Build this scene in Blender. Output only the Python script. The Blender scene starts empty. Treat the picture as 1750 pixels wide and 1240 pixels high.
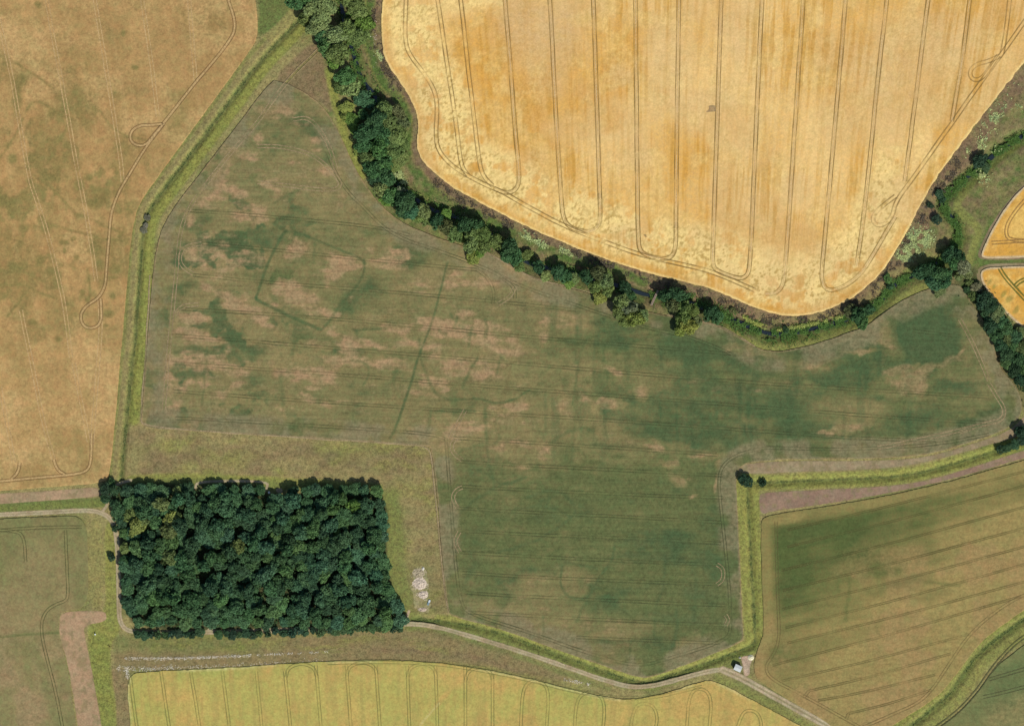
import bpy, math, random
import numpy as np
from mathutils import Vector

random.seed(7)
RNG = np.random.default_rng(7)
SC = bpy.context.scene
COL = SC.collection
R = math.radians

# ------------------------------------------------------------------ camera
PXM = 3.0                      # pixels of the survey photo per metre
ALT = 1500.0
cd = bpy.data.cameras.new("survey_camera")
cam = bpy.data.objects.new("survey_camera", cd)
COL.objects.link(cam)
cam.location = (0, 0, ALT)
cam.rotation_euler = (0, 0, 0)
cd.sensor_width = 36.0
cd.lens = 36.0 * ALT / (1750 / PXM)
cd.clip_start = 10.0
cd.clip_end = 30000.0
SC.camera = cam

# ------------------------------------------------------------------ sky, sun, exposure
SUN_EL, SUN_AZ = 47.0, 150.0
w = bpy.data.worlds.new("World")
SC.world = w
w.use_nodes = True
nt = w.node_tree
bg = nt.nodes["Background"]
sky = nt.nodes.new("ShaderNodeTexSky")
sky.sky_type = 'NISHITA'
sky.sun_disc = False
sky.sun_elevation = R(SUN_EL)
sky.sun_rotation = R(SUN_AZ)
nt.links.new(sky.outputs[0], bg.inputs[0])
bg.inputs[1].default_value = 0.09
sl = bpy.data.lights.new("sun", 'SUN')
sl.energy = 4.2
sl.angle = R(0.5)
sl.color = (1.0, 0.95, 0.87)
so = bpy.data.objects.new("sun", sl)
COL.objects.link(so)
sdir = Vector((math.sin(R(SUN_AZ)) * math.cos(R(SUN_EL)), math.cos(R(SUN_AZ)) * math.cos(R(SUN_EL)), math.sin(R(SUN_EL))))
so.rotation_euler = (-sdir).to_track_quat('-Z', 'Y').to_euler()
so.location = sdir * 800
vs = SC.view_settings
vs.view_transform = 'Standard'
vs.look = 'None'
vs.exposure = 0.35
vs.gamma = 1.0
vs.use_curve_mapping = False

# ------------------------------------------------------------------ colour helpers
GAIN = (1.60, 1.56, 1.56)      # picture value of a sunlit flat surface per unit of albedo

def lin(c):
    c = c / 255.0
    return c / 12.92 if c <= 0.04045 else ((c + 0.055) / 1.055) ** 2.4

def A(r, g, b):
    return (min(.85, lin(r) / GAIN[0]), min(.85, lin(g) / GAIN[1]), min(.85, lin(b) / GAIN[2]), 1.0)

# ------------------------------------------------------------------ geometry helpers (x, y in survey pixels)
def W(px, py):
    return ((px - 875.0) / PXM, (620.0 - py) / PXM)

def vnoise(x, y, seed):
    xi = np.floor(x).astype(np.int64); yi = np.floor(y).astype(np.int64)
    fx = x - xi; fy = y - yi
    fx = fx * fx * fx * (fx * (fx * 6 - 15) + 10); fy = fy * fy * fy * (fy * (fy * 6 - 15) + 10)
    def h(a, b):
        n = (a * 374761393 + b * 668265263 + seed * 2147483647) & 0xffffffff
        n = ((n ^ (n >> 13)) * 1274126177) & 0xffffffff
        n = n ^ (n >> 16)
        return (n & 0xffff) / 65535.0
    return (h(xi, yi) * (1 - fx) + h(xi + 1, yi) * fx) * (1 - fy) + (h(xi, yi + 1) * (1 - fx) + h(xi + 1, yi + 1) * fx) * fy

def fbm(x, y, scale, octs=4, seed=1, gain=0.5):
    x = x / scale; y = y / scale
    s = 0; a = 1.0; t = 0
    for o in range(octs):
        s = s + a * vnoise(x + 17.3 * o, y - 9.1 * o, seed + 31 * o); t += a
        a *= gain; x = x * 2.03; y = y * 2.03
    return s / t

def sstep(e0, e1, v):
    t = np.clip((v - e0) / (e1 - e0), 0, 1)
    return t * t * (3 - 2 * t)

def chaikin(pts, closed, n=2):
    p = np.array(pts, float)
    for _ in range(n):
        if closed:
            q = np.roll(p, -1, 0)
            p = np.stack([p * .75 + q * .25, p * .25 + q * .75], 1).reshape(-1, 2)
        else:
            a, b = p[:-1], p[1:]
            m = np.stack([a * .75 + b * .25, a * .25 + b * .75], 1).reshape(-1, 2)
            p = np.vstack([p[:1], m, p[-1:]])
    return p

def resample(p, step):
    d = np.hypot(*np.diff(p, axis=0).T); c = np.concatenate([[0], np.cumsum(d)])
    n = max(2, int(c[-1] / step) + 1)
    t = np.linspace(0, c[-1], n)
    return np.stack([np.interp(t, c, p[:, 0]), np.interp(t, c, p[:, 1])], 1)

def dist_line(X, Y, p, closed=False):
    d2 = np.full(X.shape, 1e12)
    q = np.roll(p, -1, 0) if closed else p[1:]
    for a, b in zip(p, q):
        dx, dy = b - a
        L = dx * dx + dy * dy
        if L < 1e-9: continue
        t = np.clip(((X - a[0]) * dx + (Y - a[1]) * dy) / L, 0, 1)
        np.minimum(d2, (X - a[0] - t * dx) ** 2 + (Y - a[1] - t * dy) ** 2, out=d2)
    return np.sqrt(d2)

def in_poly(X, Y, p):
    ins = np.zeros(X.shape, bool)
    q = np.roll(p, -1, 0)
    for a, b in zip(p, q):
        if a[1] == b[1]: continue
        c = (a[1] > Y) != (b[1] > Y)
        ins ^= c & (X < (b[0] - a[0]) * (Y - a[1]) / (b[1] - a[1]) + a[0])
    return ins

def sdf(X, Y, p):
    d = dist_line(X, Y, p, True)
    return np.where(in_poly(X, Y, p), -d, d)

class Canvas:
    """masks over a sheet's own nodes; every mark has its own place and shape on the ground"""
    def __init__(s, xs, ys):
        s.xs, s.ys = xs, ys
        s.X, s.Y = np.meshgrid(xs, ys)
        s.m = np.zeros(s.X.shape + (4,))
        s.z = np.zeros(s.X.shape)
        X, Y = s.X, s.Y
        s.wx = (fbm(X, Y, 22, 3, 501) - .5) * 2; s.wy = (fbm(X, Y, 22, 3, 502) - .5) * 2
        s.tx = fbm(X, Y, 9, 3, 503); s.rag = fbm(X * .8, Y * 1.2, 15, 4, 504, .6)
    def _sl(s, p, pad):
        x0, y0 = p.min(0) - pad; x1, y1 = p.max(0) + pad
        i0, i1 = np.searchsorted(s.xs, [x0, x1]); j0, j1 = np.searchsorted(s.ys, [y0, y1])
        return slice(j0, j1), slice(i0, i1)
    def _mix(s, sl, ch, wgt, val):
        m = s.m[sl + (ch,)]
        m += (val - m) * wgt
    def line(s, ch, pts, width, val=1.0, amt=1.0, soft=None, warp=1.5, tex=0.0, smooth=2):
        p = chaikin(pts, False, smooth); soft = soft or width * .6
        sl = s._sl(p, width + soft + warp * 2 + 4)
        X = s.X[sl] + s.wx[sl] * warp; Y = s.Y[sl] + s.wy[sl] * warp
        if X.size == 0: return
        d = dist_line(X, Y, p)
        wg = amt * (1 - sstep(width / 2 - soft / 2, width / 2 + soft / 2, d))
        if tex: wg = wg * np.clip(1 - tex + 2 * tex * sstep(.3, .7, s.tx[sl]), 0, 1)
        s._mix(sl, ch, wg, val)
    def poly(s, ch, pts, val=1.0, amt=1.0, soft=6, warp=3, tex=0.0, smooth=2):
        p = chaikin(pts, True, smooth)
        sl = s._sl(p, soft + warp * 2 + 4)
        X = s.X[sl] + s.wx[sl] * warp; Y = s.Y[sl] + s.wy[sl] * warp
        if X.size == 0: return
        d = sdf(X, Y, p)
        wg = amt * (1 - sstep(-soft / 2, soft / 2, d))
        if tex: wg = wg * np.clip(1 - tex + 2 * tex * sstep(.3, .7, s.tx[sl]), 0, 1)
        s._mix(sl, ch, wg, val)
    def blob(s, ch, x, y, rx, ry, ang=0, val=1.0, amt=1.0, warp=8, hard=.5, tex=0.0, rag=0.0):
        r = max(rx, ry) * 1.4 + warp * 2
        sl = s._sl(np.array([[x - r, y - r], [x + r, y + r]]), 0)
        X = s.X[sl] + s.wx[sl] * warp - x; Y = s.Y[sl] + s.wy[sl] * warp - y
        if X.size == 0: return
        c, n = math.cos(R(ang)), math.sin(R(ang))
        d = np.hypot((X * c + Y * n) / rx, (-X * n + Y * c) / ry)
        wg = 1 - sstep(hard, 1.25, d)
        if rag: wg = sstep(.30, .66, wg + (s.rag[sl] - .5) * rag * (wg > .004))
        wg = wg * amt
        if tex: wg = wg * np.clip(1 - tex + 2 * tex * sstep(.3, .7, s.tx[sl]), 0, 1)
        s._mix(sl, ch, wg, val)

def new_mesh_np(name, co, faces, attrs=None, smooth=True):
    """faces: list of int arrays (n, k)"""
    me = bpy.data.meshes.new(name)
    me.vertices.add(len(co)); me.vertices.foreach_set("co", np.asarray(co, np.float32).ravel())
    faces = [f for f in faces if len(f)]
    loops = np.concatenate([f.ravel() for f in faces]).astype(np.int32)
    tot = np.concatenate([np.full(len(f), f.shape[1]) for f in faces])
    start = np.concatenate([[0], np.cumsum(tot)[:-1]]).astype(np.int32)
    me.loops.add(len(loops)); me.loops.foreach_set("vertex_index", loops)
    me.polygons.add(len(tot)); me.polygons.foreach_set("loop_start", start)
    me.polygons.foreach_set("use_smooth", np.full(len(tot), smooth))
    me.update(calc_edges=True)
    if attrs is not None:
        for k, v in attrs.items():
            if v.ndim == 2:
                a = me.attributes.new(k, 'FLOAT_COLOR', 'POINT'); a.data.foreach_set("color", v.astype(np.float32).ravel())
            else:
                a = me.attributes.new(k, 'FLOAT', 'POINT'); a.data.foreach_set("value", v.astype(np.float32).ravel())
    return me

def link(name, me, mat=None, parent=None):
    o = bpy.data.objects.new(name, me); COL.objects.link(o)
    if mat is not None: me.materials.append(mat)
    if parent is not None: o.parent = parent
    return o

def tag(o, label, cat, group=None, kind=None):
    o["label"] = label; o["category"] = cat
    if group: o["group"] = group
    if kind: o["kind"] = kind
    return o

def march(name, xs, ys, s, m, z, mat, skirt=0.0, zoff=None):
    """mesh of the cells where s < 0, its rim cut along s = 0"""
    ny, nx = s.shape
    ins = s < 0
    X, Y = np.meshgrid(xs, ys)
    Z = np.full(s.shape, z) if zoff is None else zoff + z
    def P(x, y, zz): return np.stack([(x - 875.0) / PXM, (620.0 - y) / PXM, zz], -1)
    idx = np.full(s.shape, -1); n0 = int(ins.sum()); idx[ins] = np.arange(n0)
    co = [P(X[ins], Y[ins], Z[ins])]; at = [m[ins]]
    def cross(a, b):
        hx = ins[a] != ins[b]
        t = (s[a] / (s[a] - s[b] + 1e-12))[hx]
        e = np.full(hx.shape, -1); base = sum(len(c) for c in co)
        e[hx] = base + np.arange(len(t))
        lp = lambda v: v[a][hx] * (1 - t) + v[b][hx] * t
        co.append(P(lp(X), lp(Y), lp(Z)))
        at.append(m[a][hx] * (1 - t)[:, None] + m[b][hx] * t[:, None])
        return e
    H = cross(np.s_[:, :-1], np.s_[:, 1:]); V = cross(np.s_[:-1, :], np.s_[1:, :])
    co = np.concatenate(co); at = np.concatenate(at)
    c = [idx[:-1, :-1], idx[:-1, 1:], idx[1:, 1:], idx[1:, :-1]]
    e = [H[:-1, :], V[:, 1:], H[1:, :], V[:, :-1]]
    case = sum((c[k] >= 0).astype(int) << k for k in range(4))
    faces = []; rim = []
    for k in range(1, 16):
        sel = case == k
        if not sel.any(): continue
        slots = []
        for q in range(4):
            a = bool(k >> q & 1); b = bool(k >> ((q + 1) % 4) & 1)
            if a: slots.append(('c', c[q][sel]))
            if a != b: slots.append(('e', e[q][sel]))
        faces.append(np.stack([v for _, v in slots][::-1], 1))
        L = len(slots)
        for q in range(L):
            if slots[q][0] == 'e' and slots[(q + 1) % L][0] == 'e':
                rim.append(np.stack([slots[q][1], slots[(q + 1) % L][1]], 1))
    if skirt and rim:
        rim = np.concatenate(rim); nv = len(co)
        low = co[n0:].copy(); low[:, 2] -= skirt
        co = np.concatenate([co, low]); at = np.concatenate([at, at[n0:]])
        faces.append(np.stack([rim[:, 0], rim[:, 1], rim[:, 1] + nv - n0, rim[:, 0] + nv - n0], 1))
    return link(name, new_mesh_np(name, co, faces, {"mask": at}), mat)

def sheet(name, shape, z, mat, paint=None, step=2.0, edge=1.0, skirt=0.0, width=None, smooth=2, escale=14):
    p = chaikin(shape, width is None, smooth)
    pad = (width or 0) / 2 + edge * 2 + step * 2
    xs = np.arange(p[:, 0].min() - pad, p[:, 0].max() + pad, step)
    ys = np.arange(p[:, 1].min() - pad, p[:, 1].max() + pad, step)
    cv = Canvas(xs, ys)
    s = (dist_line(cv.X, cv.Y, p) - width / 2) if width else sdf(cv.X, cv.Y, p)
    cv.s = s
    if edge: s = s + (fbm(cv.X, cv.Y, escale, 3, 77) - .5) * 2 * edge
    if paint: paint(cv)
    return march(name, xs, ys, s, np.clip(cv.m, 0, 1), z, mat, skirt)

# ------------------------------------------------------------------ materials
def mat_new(name):
    m = bpy.data.materials.new(name); m.use_nodes = True
    t = m.node_tree; b = t.nodes["Principled BSDF"]
    b.inputs["Roughness"].default_value = 0.9
    b.inputs["Specular IOR Level"].default_value = 0.12
    return m, t, b

def n_mix(t, f, a, b, mode='MIX'):
    n = t.nodes.new("ShaderNodeMix"); n.data_type = 'RGBA'; n.blend_type = mode
    for sock, v in ((n.inputs[0], f), (n.inputs[6], a), (n.inputs[7], b)):
        if hasattr(v, "links"): t.links.new(v, sock)
        else: sock.default_value = v
    return n.outputs[2]

def n_noise(t, vec, scale, detail=4, rough=.6):
    n = t.nodes.new("ShaderNodeTexNoise"); n.inputs["Scale"].default_value = scale
    n.inputs["Detail"].default_value = detail; n.inputs["Roughness"].default_value = rough
    t.links.new(vec, n.inputs["Vector"]); return n.outputs[0]

def n_range(t, v, a, b, c, d):
    n = t.nodes.new("ShaderNodeMapRange"); t.links.new(v, n.inputs[0])
    for i, x in enumerate((a, b, c, d)): n.inputs[1 + i].default_value = x
    return n.outputs[0]

def n_math(t, op, a, b):
    n = t.nodes.new("ShaderNodeMath"); n.operation = op
    for s_, v in zip(n.inputs, (a, b)):
        if hasattr(v, "links"): t.links.new(v, s_)
        else: s_.default_value = v
    return n.outputs[0]

def n_map(t, vec, rot=0, scale=(1, 1, 1)):
    n = t.nodes.new("ShaderNodeMapping"); n.inputs["Rotation"].default_value = (0, 0, rot); n.inputs["Scale"].default_value = scale
    t.links.new(vec, n.inputs["Vector"]); return n.outputs[0]

def land_mat(name, cols, grain=.22, speck=.12, rows=None, row_amt=.1, bump=.5, bscale=1.4, patch=.08, k=2.0, hue=1.0):
    """base colour, then up to four growth masks, broken up by real-scale texture"""
    grain, speck = grain * k, speck * k
    m, t, b = mat_new(name)
    at = t.nodes.new("ShaderNodeAttribute"); at.attribute_name = "mask"
    sp = t.nodes.new("ShaderNodeSeparateColor"); t.links.new(at.outputs["Color"], sp.inputs[0])
    pos = t.nodes.new("ShaderNodeNewGeometry").outputs["Position"]
    ch = [sp.outputs[0], sp.outputs[1], sp.outputs[2], at.outputs["Alpha"]]
    nz = n_noise(t, pos, .5, 5, .72)
    jit = n_range(t, nz, .3, .7, -.22, .22)
    c = cols[0]
    for k, col in enumerate(cols[1:]):
        f = ch[k]
        g = n_math(t, 'MULTIPLY', n_math(t, 'MULTIPLY', f, n_math(t, 'SUBTRACT', 1.0, f)), 4.0)
        f2 = t.nodes.new("ShaderNodeClamp"); t.links.new(n_math(t, 'ADD', f, n_math(t, 'MULTIPLY', jit, g)), f2.inputs[0])
        c = n_mix(t, f2.outputs[0], c, col)
    hn = n_range(t, n_noise(t, pos, .16, 5, .7), .34, .66, 0, 1)
    c = n_mix(t, .75 * hue, c, n_mix(t, hn, (1.10, .99, .96, 1), (.90, 1.01, .94, 1)), 'MULTIPLY')
    v = n_math(t, 'ADD', n_range(t, nz, .36, .64, -grain, grain), n_range(t, n_noise(t, pos, 1.1, 3, .7), .33, .67, -speck, speck))
    v = n_math(t, 'ADD', v, n_range(t, n_noise(t, pos, .06, 3, .6), .3, .7, -patch, patch))
    v = n_math(t, 'ADD', v, n_range(t, n_noise(t, pos, .2, 4, .65), .34, .66, -patch, patch))
    if rows is not None:
        rv = n_map(t, pos, R(rows), (.03, .75, 1))
        v = n_math(t, 'ADD', v, n_range(t, n_noise(t, rv, 1.0, 3, .6), .3, .7, -row_amt, row_amt))
    v = n_math(t, 'ADD', v, 1.0)
    mul = t.nodes.new("ShaderNodeVectorMath"); mul.operation = 'SCALE'
    t.links.new(c, mul.inputs[0]); t.links.new(v, mul.inputs[3])
    t.links.new(mul.outputs[0], b.inputs["Base Color"])
    if bump:
        bn = t.nodes.new("ShaderNodeBump"); bn.inputs["Strength"].default_value = bump; bn.inputs["Distance"].default_value = .35
        t.links.new(n_noise(t, pos, bscale, 3, .6), bn.inputs["Height"]); t.links.new(bn.outputs[0], b.inputs["Normal"])
    return m

def track_mat(name, col, lo=.35, hi=.62, amax=.9, scale=.12):
    """worn wheel marks, rut shade included in the dark colours: broken up and fading into the crop"""
    m, t, b = mat_new(name)
    pos = t.nodes.new("ShaderNodeNewGeometry").outputs["Position"]
    nz = n_noise(t, pos, 1.1, 3, .6)
    v = n_range(t, nz, .3, .7, .8, 1.2)
    mul = t.nodes.new("ShaderNodeVectorMath"); mul.operation = 'SCALE'; mul.inputs[0].default_value = col[:3]
    t.links.new(v, mul.inputs[3]); t.links.new(mul.outputs[0], b.inputs["Base Color"])
    f = n_math(t, 'MULTIPLY', n_range(t, n_noise(t, pos, scale, 4, .65), lo, hi, .12, amax), n_range(t, nz, .25, .55, .55, 1.0))
    tr = t.nodes.new("ShaderNodeBsdfTransparent"); mx = t.nodes.new("ShaderNodeMixShader")
    t.links.new(f, mx.inputs[0]); t.links.new(tr.outputs[0], mx.inputs[1]); t.links.new(b.outputs[0], mx.inputs[2])
    t.links.new(mx.outputs[0], t.nodes["Material Output"].inputs[0])
    return m

def plain_mat(name, col, var=.2, scale=2.0, rough=.8, bump=.3):
    m, t, b = mat_new(name); b.inputs["Roughness"].default_value = rough
    pos = t.nodes.new("ShaderNodeTexCoord").outputs["Object"]
    nz = n_noise(t, pos, scale, 5, .65)
    mul = t.nodes.new("ShaderNodeVectorMath"); mul.operation = 'SCALE'; mul.inputs[0].default_value = col[:3]
    t.links.new(n_range(t, nz, .25, .75, 1 - var, 1 + var), mul.inputs[3]); t.links.new(mul.outputs[0], b.inputs["Base Color"])
    bn = t.nodes.new("ShaderNodeBump"); bn.inputs["Strength"].default_value = bump; bn.inputs["Distance"].default_value = .1
    t.links.new(nz, bn.inputs["Height"]); t.links.new(bn.outputs[0], b.inputs["Normal"])
    return m

def leaf_mat(name, fixed=None, hue=.25, dark=.45, light=1.5):
    m, t, b = mat_new(name)
    b.inputs["Roughness"].default_value = .6
    if fixed is None:
        oi = t.nodes.new("ShaderNodeObjectInfo"); col = oi.outputs["Color"]
    else:
        rgb = t.nodes.new("ShaderNodeRGB"); rgb.outputs[0].default_value = fixed; col = rgb.outputs[0]
    geo = t.nodes.new("ShaderNodeNewGeometry")
    v = n_math(t, 'MULTIPLY', n_range(t, geo.outputs["Random Per Island"], 0, 1, .7, 1.3),
               n_range(t, n_noise(t, geo.outputs["Position"], .45, 3, .6), .3, .7, dark + .3, light - .2))
    mul = t.nodes.new("ShaderNodeVectorMath"); mul.operation = 'SCALE'
    t.links.new(col, mul.inputs[0]); t.links.new(v, mul.inputs[3])
    warm = n_mix(t, n_range(t, n_noise(t, geo.outputs["Position"], .22, 2, .5), .35, .7, 0, hue), mul.outputs[0], (1.5, 1.12, .7, 1), 'MULTIPLY')
    t.links.new(warm, b.inputs["Base Color"])
    trn = t.nodes.new("ShaderNodeBsdfTranslucent"); t.links.new(warm, trn.inputs[0])
    mx = t.nodes.new("ShaderNodeMixShader"); mx.inputs[0].default_value = .36
    t.links.new(b.outputs[0], mx.inputs[1]); t.links.new(trn.outputs[0], mx.inputs[2])
    t.links.new(mx.outputs[0], t.nodes["Material Output"].inputs[0])
    return m

#@@PART2
# ------------------------------------------------------------------ lines of the land (survey pixels)
WDRAIN = [(600, -80), (545, -10), (520, 25), (470, 78), (440, 108), (400, 165), (330, 257), (297, 302), (270, 337), (251, 365), (244, 400), (240, 450), (233, 560), (226, 620), (216, 720), (206, 821)]
RIVER = [(575, -100), (582, 0), (590, 45), (602, 85), (610, 115), (622, 142), (645, 168), (652, 195), (640, 225), (640, 262), (658, 295), (692, 325), (735, 360), (790, 372), (830, 395), (872, 430), (905, 452), (955, 462), (1000, 472), (1070, 492), (1110, 506), (1150, 506), (1200, 525), (1250, 545), (1290, 562), (1315, 571), (1345, 571), (1400, 560), (1450, 546), (1490, 527), (1512, 508), (1525, 487), (1560, 471), (1600, 452), (1625, 436), (1639, 410), (1637, 388), (1626, 370), (1608, 352), (1614, 336), (1650, 306), (1680, 282), (1722, 246), (1760, 228), (1850, 190)]
EHEDGE = [(1655, 480), (1690, 525), (1705, 570), (1725, 615), (1745, 655), (1790, 720)]
NSDRAIN = [(1277, 826), (1281, 900), (1286, 1000), (1291, 1080), (1292, 1098), (1270, 1110), (1200, 1136), (1110, 1166), (1085, 1164), (1040, 1150), (960, 1120), (850, 1079), (770, 1062), (705, 1058)]
EWDRAIN = [(1277, 826), (1340, 823), (1440, 819), (1520, 816), (1575, 808), (1640, 790), (1700, 772), (1750, 752), (1850, 700)]
SEDRAIN = [(1480, 1300), (1560, 1238), (1600, 1207), (1622, 1188), (1642, 1160), (1665, 1125), (1690, 1102), (1720, 1080), (1755, 1055), (1850, 995)]
WHEAT = [(660, -100), (654, 0), (651, 50), (655, 95), (670, 122), (692, 152), (710, 185), (715, 215), (711, 250), (719, 272), (742, 296), (780, 325), (830, 351), (880, 378), (940, 405), (1000, 430), (1060, 452), (1140, 475), (1200, 488), (1240, 503), (1290, 526), (1330, 538), (1368, 540), (1410, 531), (1450, 514), (1488, 485), (1512, 458), (1535, 422), (1562, 372), (1590, 318), (1640, 248), (1700, 170), (1752, 104), (1860, -30), (1860, -100)]
WOOD = [(190, 836), (225, 826), (290, 824), (330, 834), (345, 826), (440, 826), (452, 842), (480, 852), (520, 842), (600, 834), (645, 840), (661, 862), (664, 900), (661, 925), (665, 980), (676, 1022), (694, 1055), (690, 1072), (560, 1074), (400, 1076), (230, 1076), (212, 1030), (207, 960), (204, 905), (196, 870)]
TRACK_A = [(-100, 884), (0, 879), (100, 874), (152, 871), (176, 876), (191, 888), (198, 906), (201, 940), (203, 1000), (203, 1048), (208, 1070), (226, 1080), (300, 1080), (400, 1079), (520, 1075), (640, 1070), (700, 1064), (745, 1070), (800, 1085), (880, 1109), (960, 1136), (1040, 1164), (1080, 1174), (1120, 1171), (1180, 1154), (1225, 1143), (1250, 1146)]
TRACK_B = [(1235, 1144), (1268, 1158), (1300, 1176), (1350, 1204), (1420, 1243), (1520, 1300)]
TRACK_C = [(176, 872), (184, 862), (183, 848), (189, 834), (204, 825), (224, 820)]

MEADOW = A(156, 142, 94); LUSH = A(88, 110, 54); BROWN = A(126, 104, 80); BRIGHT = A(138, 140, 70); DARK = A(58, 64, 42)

def paint_ground(cv):
    X, Y = cv.X, cv.Y
    f = fbm(X, Y, 60, 4, 11); g = fbm(X, Y, 14, 4, 12)
    cv.m[..., 0] = .10 + .35 * sstep(.5, .75, f)
    cv.m[..., 1] = .25 * sstep(.5, .8, g) * sstep(.4, .6, f)
    # river corridor: rough olive banks, a brown uncropped margin round the wheat, mown green strip
    cor = RIVER[:]
    cv.line(0, cor, 120, .55, .8, 50, 6)
    cv.line(1, cor, 110, .45, .6, 60, 6, .5)
    cv.poly(0, [(1600, 470), (1540, 480), (1525, 440), (1580, 380), (1620, 300), (1710, 190), (1850, 60), (1850, 250), (1750, 320), (1690, 390), (1672, 440), (1740, 446), (1740, 452), (1672, 460), (1690, 505), (1760, 580), (1760, 640), (1700, 600), (1660, 500)], .6, .8, 10, 4)
    cv.poly(1, [(1600, 470), (1540, 480), (1525, 440), (1580, 380), (1620, 300), (1710, 190), (1850, 60), (1850, 250), (1750, 320), (1690, 390), (1665, 440), (1640, 460)], .5, .8, 10, 4, .6)
    wl = [WHEAT[i] for i in range(0, 33)]
    cv.line(1, wl, 62, .95, .95, 12, 3, .22)
    cv.line(0, wl, 62, .12, .8, 12, 3)
    off = [(637, -100), (633, 0), (629, 55), (633, 85), (645, 125), (664, 150), (684, 172), (696, 196), (697, 225), (692, 262), (706, 290), (735, 322), (775, 350), (815, 368), (860, 388), (905, 415), (960, 437), (1030, 455), (1100, 482)]
    cv.line(0, off, 19, 1, .95, 8, 2); cv.line(1, off, 16, .05, .9, 8, 2)
    cv.line(2, [(x - 7, y + 5) for x, y in off[:9]], 2.5, .7, .8, 2, 1)
    cv.line(2, [(x + 8, y - 5) for x, y in off], 2.5, .6, .7, 2, 1)
    # east meadows: paths mown through the grass
    for l in ([(1760, 235), (1700, 275), (1650, 325), (1636, 345), (1640, 362), (1668, 384), (1673, 395), (1664, 425), (1656, 450)],):
        cv.line(2, l, 12, .55, .8, 6, 2)
    cv.poly(0, [(1760, 250), (1690, 400), (1670, 440), (1655, 450), (1668, 400), (1720, 320)], .8, .7, 8, 3, .4)
    cv.line(0, [(1760, 448), (1690, 449), (1665, 452), (1650, 470)], 16, .9, .95, 4, 1); cv.line(1, [(1760, 448), (1690, 449), (1660, 452)], 16, 0, .95, 4, 1)
    cv.line(1, [(1700, 70), (1620, 300), (1600, 350), (1608, 380), (1625, 420)], 16, .9, .5, 14, 5)
    for x, y, r, v in ((1700, 190, 26, .7), (1725, 160, 26, .9), (1660, 345, 16, .4), (1560, 375, 12, .8), (1600, 420, 20, .5), (1735, 250, 14, .6)):
        cv.blob(0, x, y, r, r * .7, 30, v, .7, 6)
    near = dist_line(X, Y, chaikin(RIVER, False)); wr = 1 - sstep(60, 130, near)
    east_ = sstep(1560, 1640, X) * (1 - sstep(470, 520, Y)); wr = np.maximum(wr, east_)
    cv.m[..., 0] = np.clip(cv.m[..., 0] + wr * (1.5 * (fbm(X, Y, 12, 4, 13, .6) - .5) + .08), 0, 1)
    cv.m[..., 1] = np.clip(cv.m[..., 1] + wr * 1.2 * (fbm(X, Y, 9, 4, 14, .6) - .5), 0, 1)
    cv.m[..., 2] = np.clip(cv.m[..., 2] + wr * .9 * (fbm(X, Y, 14, 4, 15, .6) - .58), 0, 1)
    cv.line(0, RIVER[34:], 24, .9, .85, 12, 4, .15); cv.line(1, RIVER[34:], 22, .05, .85, 10, 4); cv.line(0, RIVER[24:36], 22, .85, .8, 10, 3, .2); cv.line(1, RIVER[24:36], 18, .05, .8, 10, 3)
    mp = [(1760, 235), (1700, 275), (1650, 325), (1634, 345), (1640, 362), (1668, 384), (1673, 395), (1664, 425), (1656, 450)]
    cv.line(0, mp, 12, .55, .9, 5, 2); cv.line(2, mp, 11, .45, .8, 5, 2); cv.line(1, mp, 14, 0, .9, 5, 2)
    cv.line(0, [(1750, 335), (1712, 368), (1690, 405), (1672, 440), (1690, 449), (1760, 448)], 18, .85, .85, 10, 3); cv.line(1, [(1750, 330), (1708, 368), (1684, 405), (1668, 440)], 20, .0, .9, 8, 3)
    # verge of the bean field: yellow-green mown strip with a pale worn line
    v2 = [(562, 122), (575, 180), (588, 225), (604, 268), (618, 300)]
    cv.line(2, v2, 15, .95, .95, 5, 1); cv.line(0, v2, 15, .1, .9, 5, 1)
    v3 = [(1240, 562), (1285, 590), (1320, 594), (1370, 586), (1440, 565), (1490, 546), (1540, 507), (1590, 486)]
    cv.line(2, v3, 15, .75, .9, 6, 2); cv.line(0, v3, 12, .25, .8, 6, 2); cv.line(1, v3, 14, .1, .8, 6, 2)
    cv.line(2, RIVER[25:37], 50, .45, .5, 30, 4)
    # scrubby corner at the top, green triangle beyond the drain
    cv.poly(1, [(548, 55), (462, 138), (500, 150), (550, 176), (572, 200), (556, 120)], .78, .95, 8, 3, .15)
    cv.poly(0, [(548, 55), (462, 138), (500, 150), (550, 176), (572, 200), (556, 120)], .05, .9, 8, 3)
    cv.line(2, [(550, 82), (500, 128), (462, 175)], 5, .5, .7, 3, 1)
    cv.poly(0, [(430, -100), (442, 30), (441, 74), (508, 14), (540, -100)], .85, .9, 8, 3, .1)
    # west drain banks
    wl = [(x - 17, y - 11) for x, y in WDRAIN[3:11]] + [(x - 19, y) for x, y in WDRAIN[11:]]
    cv.line(2, WDRAIN, 46, .30, .95, 5, 1); cv.line(1, WDRAIN, 46, .10, .95, 5, 1); cv.line(0, WDRAIN, 46, .06, .95, 5, 1)
    cv.line(0, wl, 6, .55, .8, 4, 1, .2)
    cv.line(1, [(x + 7, y + 4) for x, y in wl], 8, .45, .8, 5, 1, .2); cv.line(2, [(x + 7, y + 4) for x, y in wl], 8, .1, .7, 5, 1)
    cv.line(2, [(x + 11, y + 7) for x, y in WDRAIN[2:11]] + [(x + 12, y) for x, y in WDRAIN[11:15]], 17, .92, .95, 5, 1)
    cv.line(0, [(x + 20, y + 10) for x, y in WDRAIN[2:11]] + [(x + 21, y) for x, y in WDRAIN[11:15]], 4, .6, .6, 4, 1)
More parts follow.
